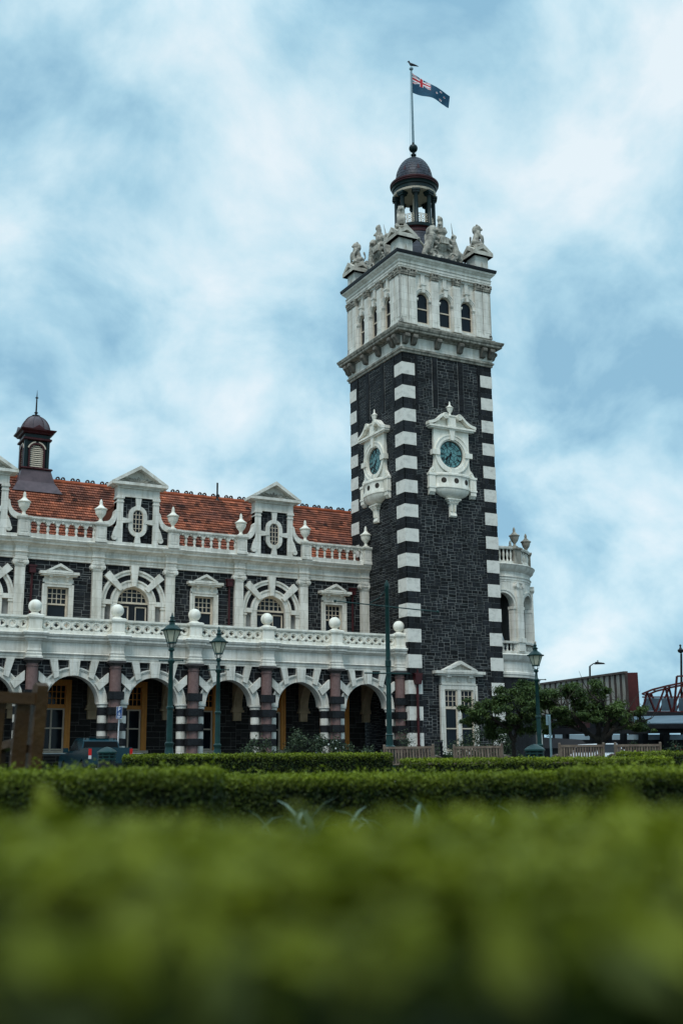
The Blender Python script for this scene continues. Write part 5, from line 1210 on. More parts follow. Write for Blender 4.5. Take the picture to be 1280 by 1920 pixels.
def bush(name, label, u, d, wpx, vtop, n, size, m_, cat='shrub', group=None, tone0=.35, seed=1, base_v=None, flower=None):
    rr = random.Random(seed); x_, y_, z = at(u, d); k = FPX/d; wm = wpx/k; ht = zat(vtop, u, d)-z
    root = thing(name, label, cat, (x_, y_, z), group); cl = []
    st_ = MB()
    for i in range(max(5, int(wm*6))):
        a = rr.uniform(-.5, .5)*wm; b = rr.uniform(-.3, .3)*min(wm, 1.2); h = ht*rr.uniform(.35, .95)*(1-.5*abs(a/wm*2)**2)
        px, py = x_+RH[0]*a+FH[0]*b, y_+RH[1]*a+FH[1]*b
        st_.tube([(x_+(px-x_)*.4, y_+(py-y_)*.4, z-.05), ((px*.7+x_*.3), (py*.7+y_*.3), z+h*.55), (px, py, z+h)], [.018, .012, .005], 5)
        cl.append((px, py, z+h*.85, wm*.09+.12, wm*.09+.12, ht*.14+.06))
        if rr.random() < .7: cl.append((px, py, z+h*.4, wm*.10+.12, wm*.10+.1, ht*.18))
    obj('stems', st_, BARK, root); crown('foliage', cl, n, size, root, m_, .3, 2.0, tone0)
    if flower:
        f_ = MB()
        for i in range(26):
            c_ = rr.choice(cl); f_.sphere((c_[0]+rr.uniform(-.2, .2), c_[1]+rr.uniform(-.2, .2), c_[2]+rr.uniform(-.15, .15)), .035, 6)
        obj('blossoms', f_, flower, root)
    return root
ROSEW = mat('pale_blossom', (.62, .64, .60), None, .6, 5); ROSER = mat('red_leaf', (.16, .035, .025), None, .6, 5)
RG = 'rose bushes in the bed before the arcade'
bush('rose_bush', 'broad dark rose bush at the left end of the bed before the arcade', 497, 40, 80, 1362, 3200, .085, LEAFR, group=RG, seed=1, tone0=.45)
bush('rose_bush', 'tall open rose bush between the third and fourth columns', 560, 41, 84, 1345, 3200, .085, LEAFR, group=RG, seed=2, tone0=.45)
bush('rose_bush', 'rose bush with pale blossoms in front of a striped column', 618, 40, 70, 1362, 2800, .085, LEAFR, group=RG, seed=3, flower=ROSEW)
bush('rose_bush', 'low rose bush left of the tall green pole', 668, 40, 70, 1375, 2600, .085, LEAFR, group=RG, seed=4, tone0=.45)
bush('rose_bush', 'sparse rose bush behind the bench at the tower corner', 752, 40, 56, 1345, 700, .08, LEAFR, group=RG, seed=5)
bush('rose_bush', 'bright green rose bush low beside the tall green pole', 705, 38, 60, 1385, 900, .08, LEAFR, group=RG, seed=8)
bush('shrub', 'dense dark shrub against the tower wall under the small tree', 915, 50, 130, 1345, 6500, .10, LEAFS, seed=6, tone0=.35)
bush('shrub', 'small dark shrub under the tall ground window of the tower', 838, 52, 64, 1368, 1500, .09, LEAFS, seed=7, tone0=.35)
bush('shrub', 'leafy bush with red tinged leaves at the right edge', 1252, 42, 90, 1372, 2200, .09, LEAFS, seed=9, tone0=.25, flower=ROSER)
bush('shrub', 'green bush below the footbridge right of the spreading tree', 1195, 46, 80, 1372, 1800, .09, LEAFS, seed=10, tone0=.35)

def tree(label, ub, d, limbs, clumps, n, size, seed, r0=.13):
    rr = random.Random(seed); x_, y_, z = at(ub, d); root = thing('tree', label, 'tree', (x_, y_, z), 'small spreading trees right of the tower')
    W_ = lambda u, v, b: tuple(unproj(u, v, d+b))
    mb = MB(); tips = []
    for L_ in limbs:
        pts = [W_(*q) for q in L_]; m_ = len(pts)
        # bend each limb a little between its joints
        fine = []
        for A, B in zip(pts[:-1], pts[1:]):
            for k in range(3):
                t = k/3; fine.append(tuple(A[i]+(B[i]-A[i])*t+rr.uniform(-.05, .05) for i in range(3)))
        fine.append(pts[-1]); mb.tube(fine, [r0*(1-.86*i/(len(fine)-1)) for i in range(len(fine))], 7); tips += fine[len(fine)//2:]
    for t in tips:
        for k in range(4):
            q = [t[0]+rr.uniform(-.8, .8), t[1]+rr.uniform(-.5, .5), t[2]+rr.uniform(.0, 1.0)]
            mb.tube([t, tuple((a+b)/2+rr.uniform(-.08, .08) for a, b in zip(t, q)), tuple(q)], [.025, .015, .004], 5)
    obj('trunk', mb, BARK, root, 60)
    cl = []
    for u, v, wu, hv, b in clumps:
        c_ = W_(u, v, b); k = FPX/d
        for j in range(9): cl.append((c_[0]+rr.gauss(0, wu/k*.55), c_[1]+rr.gauss(0, wu/k*.55), c_[2]+rr.gauss(0, hv/k*.50), wu/k*rr.uniform(.25, .5), wu/k*rr.uniform(.25, .5), hv/k*rr.uniform(.25, .5)))
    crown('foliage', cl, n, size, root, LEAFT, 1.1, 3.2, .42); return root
tree('gnarled spreading tree with a wide drooping crown in front of the footbridge', 1128, 45,
     [[(1128, 1425, 0), (1125, 1392, 0), (1098, 1372, .2), (1060, 1362, .3), (1030, 1340, .3)], [(1125, 1395, 0), (1150, 1368, -.3), (1185, 1362, -.5), (1208, 1352, -.4)], [(1122, 1390, 0), (1120, 1355, .4), (1090, 1325, .5), (1060, 1300, .4)], [(1126, 1392, 0), (1140, 1350, -.2), (1130, 1320, -.4), (1105, 1300, -.3)], [(1100, 1374, .2), (1072, 1340, -.4), (1040, 1318, -.6)], [(1150, 1368, -.3), (1172, 1340, .3), (1160, 1322, .4)]],
     [(1030, 1300, 34, 20, 0), (1065, 1298, 34, 18, .4), (1010, 1325, 24, 18, -.2), (1100, 1312, 36, 20, 0), (1135, 1328, 34, 18, -.3), (1165, 1345, 30, 16, -.3), (1192, 1358, 24, 12, -.2), (1150, 1362, 26, 10, .4), (1080, 1335, 36, 16, -.5), (1045, 1345, 30, 16, .3), (1110, 1345, 30, 12, -.7), (1205, 1368, 16, 9, 0), (1120, 1300, 22, 8, .3), (1020, 1360, 22, 14, .2)], 30000, .13, 3)
tree('smaller dark leafed tree leaning against the corner of the tower', 962, 47,
     [[(962, 1425, 0), (964, 1385, 0), (972, 1350, .1), (985, 1318, .1)], [(963, 1390, 0), (945, 1362, -.2), (915, 1340, -.3), (888, 1332, -.3)], [(968, 1368, 0), (950, 1335, .2), (925, 1315, .2)], [(972, 1350, .1), (995, 1340, -.3), (1010, 1330, -.2)]],
     [(960, 1300, 34, 18, 0), (985, 1300, 26, 18, .2), (925, 1318, 30, 18, -.2), (895, 1335, 26, 16, -.3), (955, 1335, 34, 18, -.3), (990, 1335, 24, 18, .2), (925, 1350, 28, 14, .2), (975, 1365, 20, 22, .2), (880, 1352, 18, 12, 0), (940, 1375, 30, 18, .3), (1000, 1290, 16, 14, .2)], 22000, .13, 5, .10)

# ------------------------------------------------------------------ benches
def bench(w_, slat, gap, m_, top_m=None):
    root = thing('bench', 'x', 'bench', (0, 0, 0)); H = .92; rk = .10      # back leans towards -Y; the sitter faces +Y
    def bk(z): return -.02-rk*(z-.42)
    n = int((w_-.12)/(slat+gap)); n = max(2, n); st_ = (w_-.12)/n
    mb = MB()
    for i in range(n):
        x_ = -w_/2+.06+(i+.5)*st_; t = random.random()
        mb.prism([(bk(.42)-.012, .42), (bk(.42)+.012, .42), (bk(.86)+.012, .86), (bk(.86)-.012, .86)], x_-slat/2, x_+slat/2, 'x', t)
    obj('backrest', mb, m_, root)
    mb = MB(); mb.box(-w_/2+.03, w_/2-.03, bk(.87)-.025, bk(.87)+.025, .845, .91); mb.box(-w_/2+.03, w_/2-.03, bk(.42)-.022, bk(.42)+.022, .385, .43); obj('top_rail', mb, m_, root)
    mb = MB()
    for i in range(5): mb.box(-w_/2, w_/2, .02+i*.088, .02+i*.088+.07, .40, .425, random.random())
    obj('seat', mb, m_, root)
    for q in (-1, 1):
        x_ = q*(w_/2-.035)
        mb = MB(); mb.prism([(bk(.42)-.035, 0), (bk(.42)+.035, 0), (bk(.42)+.035, .42), (bk(.95)+.032, .95), (bk(.95), .97), (bk(.95)-.032, .95), (bk(.42)-.035, .42)], x_-.035, x_+.035, 'x', .4); obj('rear_leg', mb, m_, root)
        mb = MB(); mb.box(x_-.033, x_+.033, .40, .466, 0, .60, .5); obj('front_leg', mb, m_, root)
        mb = MB(); mb.prism([(bk(.62)+.02, .62), (.20, .655), (.48, .625), (.56, .60), (.56, .57), (.48, .58), (.20, .61), (bk(.62)+.02, .575)], x_-.045, x_+.045, 'x', .6); obj('armrest', mb, m_, root)
    return root
b1 = bench(1.62, .056, .034, TEAK)
def yaw_away(u, extra): return -math.atan2(unproj(u, 1441, 1)[0]-CAM[0], unproj(u, 1441, 1)[1]-CAM[1])+extra
first = True
for u, d, ex, lab in ((768, 33, R(-20), 'weathered slatted bench in front of the tower corner, partly behind a hedge'), (898, 33.5, R(-22), 'grey slatted bench under the tall ground window of the tower'), (1090, 33, R(20), 'slatted bench beside the green bin with pale things showing through its slats'), (1196, 33, R(18), 'slatted bench furthest right below the spreading tree')):
    x_, y_, z = at(u, d); b_ = place(b1, (x_, y_, z), yaw_away(u, ex), lab, copy=not first); b_['group'] = 'slatted benches facing the station'; first = False; b_.scale = (.86 if u > 1000 else .97, 1, 1)
fb = bench(1.62, .084, .060, BROWNWOOD)
A = unproj(60, 1441, 6.5); ya = yaw_away(74, R(27)); dx = Vector((math.cos(ya), math.sin(ya), 0))
place(fb, (A[0]-dx.x*.78, A[1]-dx.y*.78, .03), ya, 'dark brown stained bench close by at the left edge, seen from behind', False)
mb = MB(); mb.M = Matrix.Translation(fb.location) @ Matrix.Rotation(ya, 4, 'Z'); mb.box(-.78, .78, -.10, -.03, .911, .922)

# ------------------------------------------------------------------ street lamps of the square
LGLASS = mat('frosted_lamp_glass', (.50, .50, .40), (.40, .40, .32), .3, 4)
def lamp():
    root = thing('street_lamp', 'x', 'street lamp', (0, 0, 0)); H = 4.72
    mb = MB(); mb.lathe([(.23, 0), (.23, .10), (.18, .14), (.18, .34), (.21, .38), (.21, .44), (.15, .50), (.105, .95), (.10, 1.0), (.125, 1.04), (.125, 1.09), (.085, 1.13), (.078, 2.05), (.10, 2.07), (.10, 2.12), (.072, 2.15), (.058, 3.36), (.09, 3.40), (.10, 3.46), (.05, 3.52), (.045, 3.72), (.085, 3.76), (.085, 3.80), (.05, 3.84)], 0, 0, 14); obj('post', mb, LAMPGREEN, root, 40)
    mb = MB(); mb.tube([(-.30, 0, 3.46), (.30, 0, 3.46)], .018, 8); mb.sphere((-.31, 0, 3.46), .028, 8); mb.sphere((.31, 0, 3.46), .028, 8); obj('ladder_bar', mb, LAMPGREEN, root, 40)
    zb, zt, rb_, rt = 3.98, 4.34, .115, .235
    mb = MB()
    for k in range(6):
        a = k*math.pi/3; mb.tube([(.03*math.cos(a), .03*math.sin(a), 3.82), (.10*math.cos(a), .10*math.sin(a), 3.88), (rb_*math.cos(a), rb_*math.sin(a), zb)], .009, 5); mb.tube([(rb_*math.cos(a), rb_*math.sin(a), zb), (rt*math.cos(a), rt*math.sin(a), zt)], .011, 5)
    mb.lathe([(rb_+.02, zb-.02), (rb_+.02, zb+.02)], 0, 0, 6); mb.lathe([(rt+.06, zt-.01), (rt+.07, zt+.03), (rt, zt+.05), (.16, zt+.13), (.08, zt+.19), (.075, zt+.25), (.11, zt+.28), (.06, zt+.31), (.05, zt+.36), (.07, zt+.39), (.03, zt+.43), (.01, zt+.53)], 0, 0, 6); obj('lantern_frame', mb, LAMPGREEN, root, 30)
    mb = MB(); mb.lathe([(rb_-.004, zb+.02), (rt-.006, zt-.01)], 0, 0, 6, cap=False); obj('lantern_glass', mb, LGLASS, root)
    mb = MB(); mb.lathe([(.03, zb), (.035, zb+.18), (.02, zb+.3)], 0, 0, 8); obj('burner', mb, CREAM, root)
    return root
lp = lamp(); first = True
for u, vt, d, lab in ((316.5, 1140, 30, 'green lantern street lamp nearest the pickup truck, tallest of three'), (407, 1167, 34.5, 'green lantern street lamp before the arcade, between two columns'), (1013, 1197, 38.5, 'green lantern street lamp beside the porch and the spreading tree')):
    x_, y_, z = at(u, d); q = place(lp, (x_, y_, z), -YAW, lab, copy=not first); first = False; q['group'] = 'green lantern lamps of the square'
    s_ = (zat(vt, u, d)-z)/4.87; q.scale = (1, 1, s_)
# tall green pole with two cross arms
x_, y_, z = at(731, 35); root = thing('tall_pole', 'tall slim green pole with a thin cross arm, beside the last arcade column', 'pole', (x_, y_, z)); X = Vector((CR[0], CR[1], 0)).normalized()
mb = MB(); mb.lathe([(.17, z), (.17, z+.85), (.19, z+.88), (.19, z+.95), (.115, z+1.0), (.105, z+1.28), (.13, z+1.3), (.085, z+1.34), (.075, z+3.4), (.095, z+3.42), (.095, z+3.6), (.075, z+3.62), (.062, z+5.9), (.08, z+5.93), (.08, z+6.0), (.02, z+6.16)], x_, y_, 14); obj('pole', mb, LAMPGREEN, root, 40)
mb = MB(); a = Vector(unproj(628, 1127, 35.2)); b = Vector(unproj(820, 1147, 34.8)); mb.tube([a, b], .018, 6); mb.sphere(tuple(a), .05, 8); mb.sphere(tuple(b), .05, 8)
c_ = [Vector(unproj(724, 1098, 35)), Vector(unproj(720, 1110, 35)), Vector(unproj(710, 1122, 35)), Vector(unproj(694, 1130, 35.05))]; mb.tube(c_, .014, 6); obj('cross_arm', mb, LAMPGREEN, root)
mb = MB(); mb.tube([Vector(unproj(683, 1262, 35)), Vector(unproj(768, 1263, 35))], .022, 6); obj('lower_arm', mb, LAMPGREEN, root)

# ------------------------------------------------------------------ bins
x_, y_, z = at(200, 33); 
def bin_():
    root = thing('litter_bin', 'x', 'litter bin', (0, 0, 0))
    mb = MB(); mb.lathe([(.26, 0), (.27, .05), (.25, .09), (.25, .58)], 0, 0, 20); obj('body', mb, LEAD, root, 40)
    mb = MB()
    for k in range(8):
        a = k*math.pi/4; mb.box(.235*math.cos(a)-.02, .235*math.cos(a)+.02, .235*math.sin(a)-.02, .235*math.sin(a)+.02, .58, .80)
    for zz0 in (.60, .70): mb.lathe([(.24, zz0), (.26, zz0+.02), (.26, zz0+.045), (.24, zz0+.06)], 0, 0, 20)
    obj('opening_rim', mb, LAMPGREEN, root, 40)
    mb = MB(); mb.lathe([(.20, .60), (.20, .80)], 0, 0, 16); obj('liner', mb, BLACK, root)
    mb = MB(); mb.lathe([(.25, .78), (.29, .80), (.29, .84), (.20, .91), (.08, .97), (.01, .985)], 0, 0, 20); obj('lid', mb, LAMPGREEN, root, 40); return root
bn = bin_(); place(bn, (x_, y_, z), 0, 'green litter bin standing in front of the pickup truck tailgate', False); bn['group'] = 'green litter bins'
x_, y_, z = at(1003, 31); q = place(bn, (x_, y_, z-.08), .4, 'green litter bin at the foot of the lamp by the porch'); q.scale = (1.0, 1.0, 1.0)

# ------------------------------------------------------------------ pickup truck
TRUCK = mat('dark_teal_car_paint', (.004, .036, .050), (.003, .029, .042), .22, 2, metal=.3, spec=.6); TAIL = mat('red_tail_lamp', (.50, .012, .010), None, .15, 5); CLEAR = mat('clear_lamp', (.6, .6, .6), None, .15, 5); RUBBER = mat('tyre_rubber', (.018, .018, .018), None, .8, 5)
CARGLASS = mat('dark_car_glass', (.004, .005, .006), None, .25, 2, spec=.1)
tk = thing('pickup_truck', 'dark teal double cab pickup truck with red tail lamps parked before the arcade', 'pickup truck', (0, 0, 0))
mb = MB(); hw = .90    # rear at y=0, nose at y=5.2
sec = [(0, .50), (0, 1.08), (1.5, 1.08), (1.5, 1.10), (3.55, 1.10), (3.7, 1.06), (5.0, .98), (5.2, .80), (5.2, .45), (4.75, .42)]
def arch_(yc): return [(yc+.42*math.cos(t), .36+.42*math.sin(t)) for t in [math.pi*i/8 for i in range(9)]]
poly = [(0, .50), (0, 1.24), (1.42, 1.22), (1.5, 1.14), (3.55, 1.12), (3.75, 1.08), (5.0, .98), (5.2, .80), (5.2, .42)]+[(y_, max(z_, .40)) for y_, z_ in arch_(4.25)]+[(3.7, .36)]+[(1.62, .36)]+[(y_, max(z_, .40)) for y_, z_ in arch_(1.15)]+[(.6, .45)]
for s0, s1 in ((-hw, -hw+.10), (hw-.10, hw)): mb.prism(poly, s0, s1, 'x')
mb.box(-hw+.10, hw-.10, .0, .06, .50, 1.235); mb.box(-hw+.10, hw-.10, .06, 5.0, .55, .62); mb.box(-hw+.10, hw-.10, 3.6, 5.1, .62, .98); mb.box(-hw+.1, hw-.1, 1.42, 1.5, .62, 1.08)
mb.prism([(3.55, 1.10), (3.7, 1.085), (5.0, .985), (5.18, .8), (5.18, .6), (3.55, .6)], -hw+.102, hw-.102, 'x')
obj('body', mb, TRUCK, tk, 30)
mb = MB()
def cabv(y_, z_, w_): return [(-w_, y_, z_), (w_, y_, z_)]
pr = [(1.50, 1.16, .84), (1.62, 1.53, .74), (1.85, 1.67, .68), (2.9, 1.68, .68), (3.2, 1.62, .70), (3.75, 1.10, .82)]
vs = []
for q in pr: vs += cabv(*q)
mb.add(vs, [(2*i, 2*i+1, 2*i+3, 2*i+2) for i in range(len(pr)-1)]+[tuple(range(0, 2*len(pr), 2)), tuple(range(2*len(pr)-1, 0, -2))]); 
cb = obj('cab', mb, TRUCK, tk, 40)
mb = MB()
mb.add([(-.76, 1.50, 1.2), (.76, 1.50, 1.2), (.70, 1.60, 1.52), (-.70, 1.60, 1.52)], [(0, 1, 2, 3)])
mb.add([(-.74, 3.755, 1.16), (.74, 3.755, 1.16), (.62, 3.25, 1.62), (-.62, 3.25, 1.62)], [(0, 1, 2, 3)])
obj('screen', mb, CARGLASS, tk)
for q in (-1, 1):
    mb = MB(); f = lambda y_, z_: (q*((.845-(z_-1.10)*.29)+.004), y_, z_)
    mb.add([f(1.72, 1.16), f(2.5, 1.16), f(2.5, 1.60), f(1.9, 1.60)], [(0, 1, 2, 3)]); mb.add([f(2.6, 1.16), f(3.55, 1.16), f(3.12, 1.60), f(2.6, 1.60)], [(0, 1, 2, 3)]); obj('side_window', mb, CARGLASS, tk)
    mb = MB(); a, b = sorted((q*.80, q*.915)); mb.box(a, b, -.02, .06, .92, 1.19); obj('tail_lamp', mb, TAIL, tk)
    mb = MB(); mb.box(a+.004, b-.004, -.024, .05, .78, .92); obj('reversing_lamp', mb, CLEAR, tk)
    mb = MB(); a, b = sorted((q*.92, q*1.14)); mb.box(a, b, 3.38, 3.46, 1.08, 1.28); mb.tube([(q*.82, 3.5, 1.10), (q*.95, 3.44, 1.14)], .02, 6); obj('wing_mirror', mb, TRUCK, tk)
    for yc in (1.15, 4.25):
        mb = MB(); mb.M = Matrix.Translation((q*.80, yc, .36)) @ Matrix.Rotation(math.pi/2, 4, 'Y'); mb.lathe([(.20, -.1), (.34, -.1), (.36, -.06), (.36, .06), (.34, .1), (.20, .1)], 0, 0, 24); wl = obj('wheel', mb, RUBBER, tk, 40)
        mb = MB(); mb.M = Matrix.Translation((q*.80, yc, .36)) @ Matrix.Rotation(math.pi/2, 4, 'Y'); mb.lathe([(.03, -.06), (.21, -.07), (.21, .07), (.03, .06)], 0, 0, 12); sub(obj('rim', mb, GREYMETAL, tk, 40), wl)
mb = MB(); mb.box(-.85, .85, -.14, 0, .42, .56); mb.box(-.5, .5, -.13, -.02, .56, .60); obj('bumper', mb, LEAD, tk)
mb = MB(); mb.box(-.14, .14, -.022, 0, 1.04, 1.12); obj('tailgate_handle', mb, LEAD, tk)
mb = MB(); mb.box(-.42, .42, 1.78, 1.98, 1.685, 1.74); mb.tube([(-.62, 1.66, 1.1), (-.62, 1.75, 1.66)], .025, 6); mb.tube([(.62, 1.66, 1.1), (.62, 1.75, 1.66)], .025, 6); obj('roof_bar', mb, BLACK, tk)
x_, y_, z = at(207, 46.5); place(tk, (x_, y_, z), R(-1), None, False)

# parking sign, plain pole, bollards, stepladder
SIGNB = mat('sign_blue', (.012, .06, .20), None, .4, 4); SIGNW = mat('sign_white', (.80, .82, .84), None, .5, 4)
x_, y_, z = at(219, 53); root = thing('parking_sign', 'small blue parking sign on a white post beside the pickup truck', 'sign', (x_, y_, z))
zt = zat(1325, 224, 53); top = Vector(unproj(224.5, 1325, 53)); foot = Vector((x_, y_, z))
mb = MB(); mb.tube([foot, top+Vector((0, 0, .02))], .032, 10); obj('post', mb, SIGNW, root, 40)
Ms = Matrix.Translation(top+Vector((0, 0, -.28))) @ Matrix.Rotation(-YAW+R(6), 4, 'Z') @ Matrix.Scale(1.17, 4)
mb = MB(); mb.M = Ms; mb.box(-.115, .115, -.05, -.035, -.235, .235); bd = obj('board', mb, SIGNB, root)
mb = MB(); mb.M = Ms
for a, b, c_, d_ in ((-.115, -.107, -.235, .235), (.107, .115, -.235, .235), (-.107, .107, .227, .235), (-.107, .107, -.235, -.227)): mb.box(a, b, -.053, -.05, c_, d_)
mb.box(-.05, -.027, -.053, -.05, .06, .20); mb.ring(0, .155, .022, .045, -math.pi/2, math.pi/2, 10, -.053, -.05); mb.box(-.027, .002, -.0535, -.05, .178, .20); mb.box(-.027, .002, -.0535, -.05, .11, .132)
# wheelchair symbol and a small line of lettering below it
mb.ring(0, .02, .0, .014, 0, 2*math.pi, 10, -.053, -.05); mb.ring(-.004, -.045, .030, .042, R(120), R(380), 14, -.053, -.05); mb.prism([(-.008, .004), (.004, .004), (.004, -.034), (.030, -.034), (.044, -.070), (.033, -.074), (.022, -.046), (-.008, -.046)], -.0535, -.05)
for k in range(3): mb.box(-.07, .07-.02*k, -.053, -.05, -.135-.03*k, -.122-.03*k)
sub(obj('sign_marking', mb, SIGNW, root), bd)
x_, y_, z = at(1034, 37); root = thing('sign_post', 'thin pale sign post seen behind the lamp by the porch', 'sign', (x_, y_, z)); tp = Vector(unproj(1029, 1342, 37))
mb = MB(); mb.tube([(x_, y_, z), tp], .035, 10); obj('post', mb, GREYMETAL, root, 40)
mb = MB(); mb.M = Matrix.Translation(tp-Vector((0, 0, .1))) @ Matrix.Rotation(-YAW+R(50), 4, 'Z'); mb.box(-.14, .14, .036, .05, -.2, .14); obj('board', mb, GREYMETAL, root)
def bollard():
    root = thing('iron_post', 'slim black iron post standing before the tower window', 'post', (0, 0, 0), 'black iron posts'); mb = MB(); mb.lathe([(.05, 0), (.05, 1.2), (.065, 1.22), (.065, 1.28), (.02, 1.34)], 0, 0, 10); obj('post', mb, BLACK, root, 40); return root
bo = bollard(); x_, y_, z = at(800, 46); place(bo, (x_, y_, z), 0, None, False)
x_, y_, z = at(828, 44); place(bo, (x_, y_, z), 0)
root = thing('stepladder', 'aluminium stepladder leaning inside the upper arch of the round porch', 'ladder', (7.4, 1.2, 7.0)); mb = MB()
ALU = mat('aluminium', (.45, .47, .50), None, .35, 4, metal=.6)
c0 = Vector((pc_[0]-.55, pc_[1]-2.62, 6.9)); 
for q in (-.18, .18):
    mb.beam(c0+Vector((q+.35, 0, 0)), c0+Vector((q*.7-.25, .1, 2.1)), .05, .03)
for k in range(7):
    t = .1+k*.12; a = c0+Vector((.35, 0, 0))+(Vector((-.6, .1, 2.1)))*t; mb.beam(a+Vector((-.17, 0, 0)), a+Vector((.17, 0, 0)), .05, .025)
obj('ladder_frame', mb, ALU, root)

# ------------------------------------------------------------------ parked car behind the benches
CARW = mat('white_car_paint', (.72, .74, .76), (.66, .68, .70), .25, 2, spec=.6)
ca = thing('parked_car', 'white hatchback parked behind the benches, mostly hidden', 'car', (0, 0, 0))
mb = MB(); mb.loft([(-.10, .30), (0, .40), (0, .80), (-.04, .92)], -.86, .86, 0, 4.0); obj('body', mb, CARW, ca, 40)
mb = MB(); vs = []; pr = [(.15, .92, .78), (.55, 1.40, .62), (2.2, 1.46, .62), (3.1, .94, .76)]
for q in pr: vs += cabv(*q)
mb.add(vs, [(2*i, 2*i+1, 2*i+3, 2*i+2) for i in range(3)]+[(0, 2, 4, 6), (7, 5, 3, 1)]); obj('cab', mb, CARW, ca, 40)
mb = MB(); mb.add([(-.68, .17, 1.0), (.68, .17, 1.0), (.58, .49, 1.36), (-.58, .49, 1.36)], [(0, 1, 2, 3)]); mb.v = [(x_, y_-.02, z_+.01) for x_, y_, z_ in mb.v]; obj('rear_window', mb, GLASS, ca)
for q in (-1, 1):
    mb = MB(); mb.add([(q*.79, .45, .98), (q*.78, 2.8, .98), (q*.65, 2.15, 1.40), (q*.65, .72, 1.38)], [(0, 1, 2, 3)]); obj('side_window', mb, GLASS, ca)
    mb = MB(); a, b = sorted((q*.66, q*.84)); mb.box(a, b, -.03, .02, .62, .80); obj('tail_lamp', mb, TAIL, ca)
    for yc in (.8, 3.2): mb = MB(); mb.M = Matrix.Translation((q*.78, yc, .31)) @ Matrix.Rotation(math.pi/2, 4, 'Y'); mb.lathe([(.02, -.1), (.31, -.1), (.31, .1), (.02, .1)], 0, 0, 20); obj('wheel', mb, RUBBER, ca, 40)
x_, y_, z = at(1092, 58); place(ca, (x_, y_, z), yaw_away(1092, R(-35)), None, False)

# ------------------------------------------------------------------ footbridge, canopy and lights behind the trees
STEELR = mat('oxide_red_steel', (.075, .016, .016), (.050, .011, .012), .55, 2); PANEL = mat('stained_cladding', (.44, .42, .38), (.27, .23, .19), .8, .8, stretch=(1, 1, .3)); RIB = mat('dark_rib_steel', (.08, .060, .052), (.05, .036, .032), .7, 2); BRGLASS = mat('bridge_glazing', (.13, .19, .24), (.10, .15, .19), .2, 1)  # RIB is the dark steel of the cladding ribs
CANROOF = mat('grey_blue_roof', (.10, .145, .18), (.07, .11, .14), .5, 1)
DB = 84
W_ = lambda u, v, d: Vector(unproj(u, v, d))
root = thing('footbridge', 'red steel footbridge with clad stair ramp and arched truss behind the trees', 'footbridge', at(1190, DB))
# clad side of the stair ramp, running back to the left
a0, a1 = W_(1172, 1262, DB), W_(930, 1295, DB+26); b0_, b1_ = W_(1176, 1330, DB), W_(930, 1345, DB+26)
mb = MB(); th = Vector((FH[0], FH[1], 0))*.25
mb.add([a0, a1, b1_, b0_, a0+th, a1+th, b1_+th, b0_+th], [(0, 1, 2, 3), (7, 6, 5, 4), (0, 4, 5, 1), (1, 5, 6, 2), (2, 6, 7, 3), (3, 7, 4, 0)]); rp_ = obj('ramp_cladding', mb, PANEL, root)
mb = MB()
for k in range(25):
    t = k/24; t = t/(1+.30*(1-t)); p, q = a0.lerp(a1, t), b0_.lerp(b1_, t); mb.beam(p-th*.35, q-th*.35, .10, .2)
mb.beam(a0-th*.3+Vector((0, 0, .05)), a1-th*.3+Vector((0, 0, .05)), .3, .16); sub(obj('cladding_ribs', mb, RIB, root), rp_)
# deep red wall beneath and the end tower
mb = MB(); c0, c1, d0, d1 = W_(1178, 1320, DB+.3), W_(930, 1338, DB+26.3), W_(1186, 1376, DB+.3), W_(930, 1376, DB+26.3)
mb.add([c0, c1, d1, d0, c0+th, c1+th, d1+th, d0+th], [(0, 1, 2, 3), (7, 6, 5, 4), (0, 4, 5, 1), (1, 5, 6, 2), (2, 6, 7, 3), (3, 7, 4, 0)]); obj('ramp_girder', mb, STEELR, root)
E0 = at(1189, DB)
mb = MB(); ctr = W_(1190, 1441, DB); Mt = Matrix.Translation((ctr.x, ctr.y, 0)) @ Matrix.Rotation(-YAW-R(8), 4, 'Z'); mb.M = Mt
zt = zat(1258, 1190, DB); zb_ = zat(1352, 1190, DB); mb.box(-.58, .62, -.1, 2.2, zb_-.6, zt); mb.box(-.66, -.58, -.2, 2.3, zb_-.2, zt+.08); obj('end_wall', mb, STEELR, root)
# truss to the right
mb = MB(); N_ = 7
def tp_(u, v, off=0): return W_(u, v, DB+1.0+off)
up_ = [(1203, 1301), (1222, 1293), (1250, 1286), (1280, 1280), (1320, 1274), (1370, 1271), (1430, 1272)]
for off in (0, 2.4):
    pts = [tp_(u+off*3, v+off*1.2, off) for u, v in up_]
    for A_, B_ in zip(pts[:-1], pts[1:]): mb.beam(A_, B_, .14, .14)
    lo = [tp_(u+off*3, 1336, off) for u in (1203, 1228, 1258, 1290, 1325, 1370, 1430)]
    for A_, B_ in zip(lo[:-1], lo[1:]): mb.beam(A_, B_, .14, .20)
    md = [tp_(u+off*3, 1307, off) for u in (1203, 1430)]; mb.beam(md[0], md[1], .08, .10)
    top_n = [tp_(u+off*3, v+off*1.2, off) for u, v in ((1212, 1297), (1246, 1287), (1280, 1280), (1320, 1274), (1370, 1271))]
    for k, T in enumerate(top_n):
        mb.beam(T, lo[k], .12, .12); mb.beam(T, lo[k+1], .12, .12)
for k in range(len(up_)): mb.beam(tp_(up_[k][0], up_[k][1]), tp_(up_[k][0]+7.2, up_[k][1]+2.9, 2.4), .09, .09)
mb.beam(tp_(1268, 1268), tp_(1262, 1336), .12, .12); mb.beam(tp_(1268, 1268), tp_(1420, 1262), .12, .12)
obj('arched_truss', mb, STEELR, root)
mb = MB()
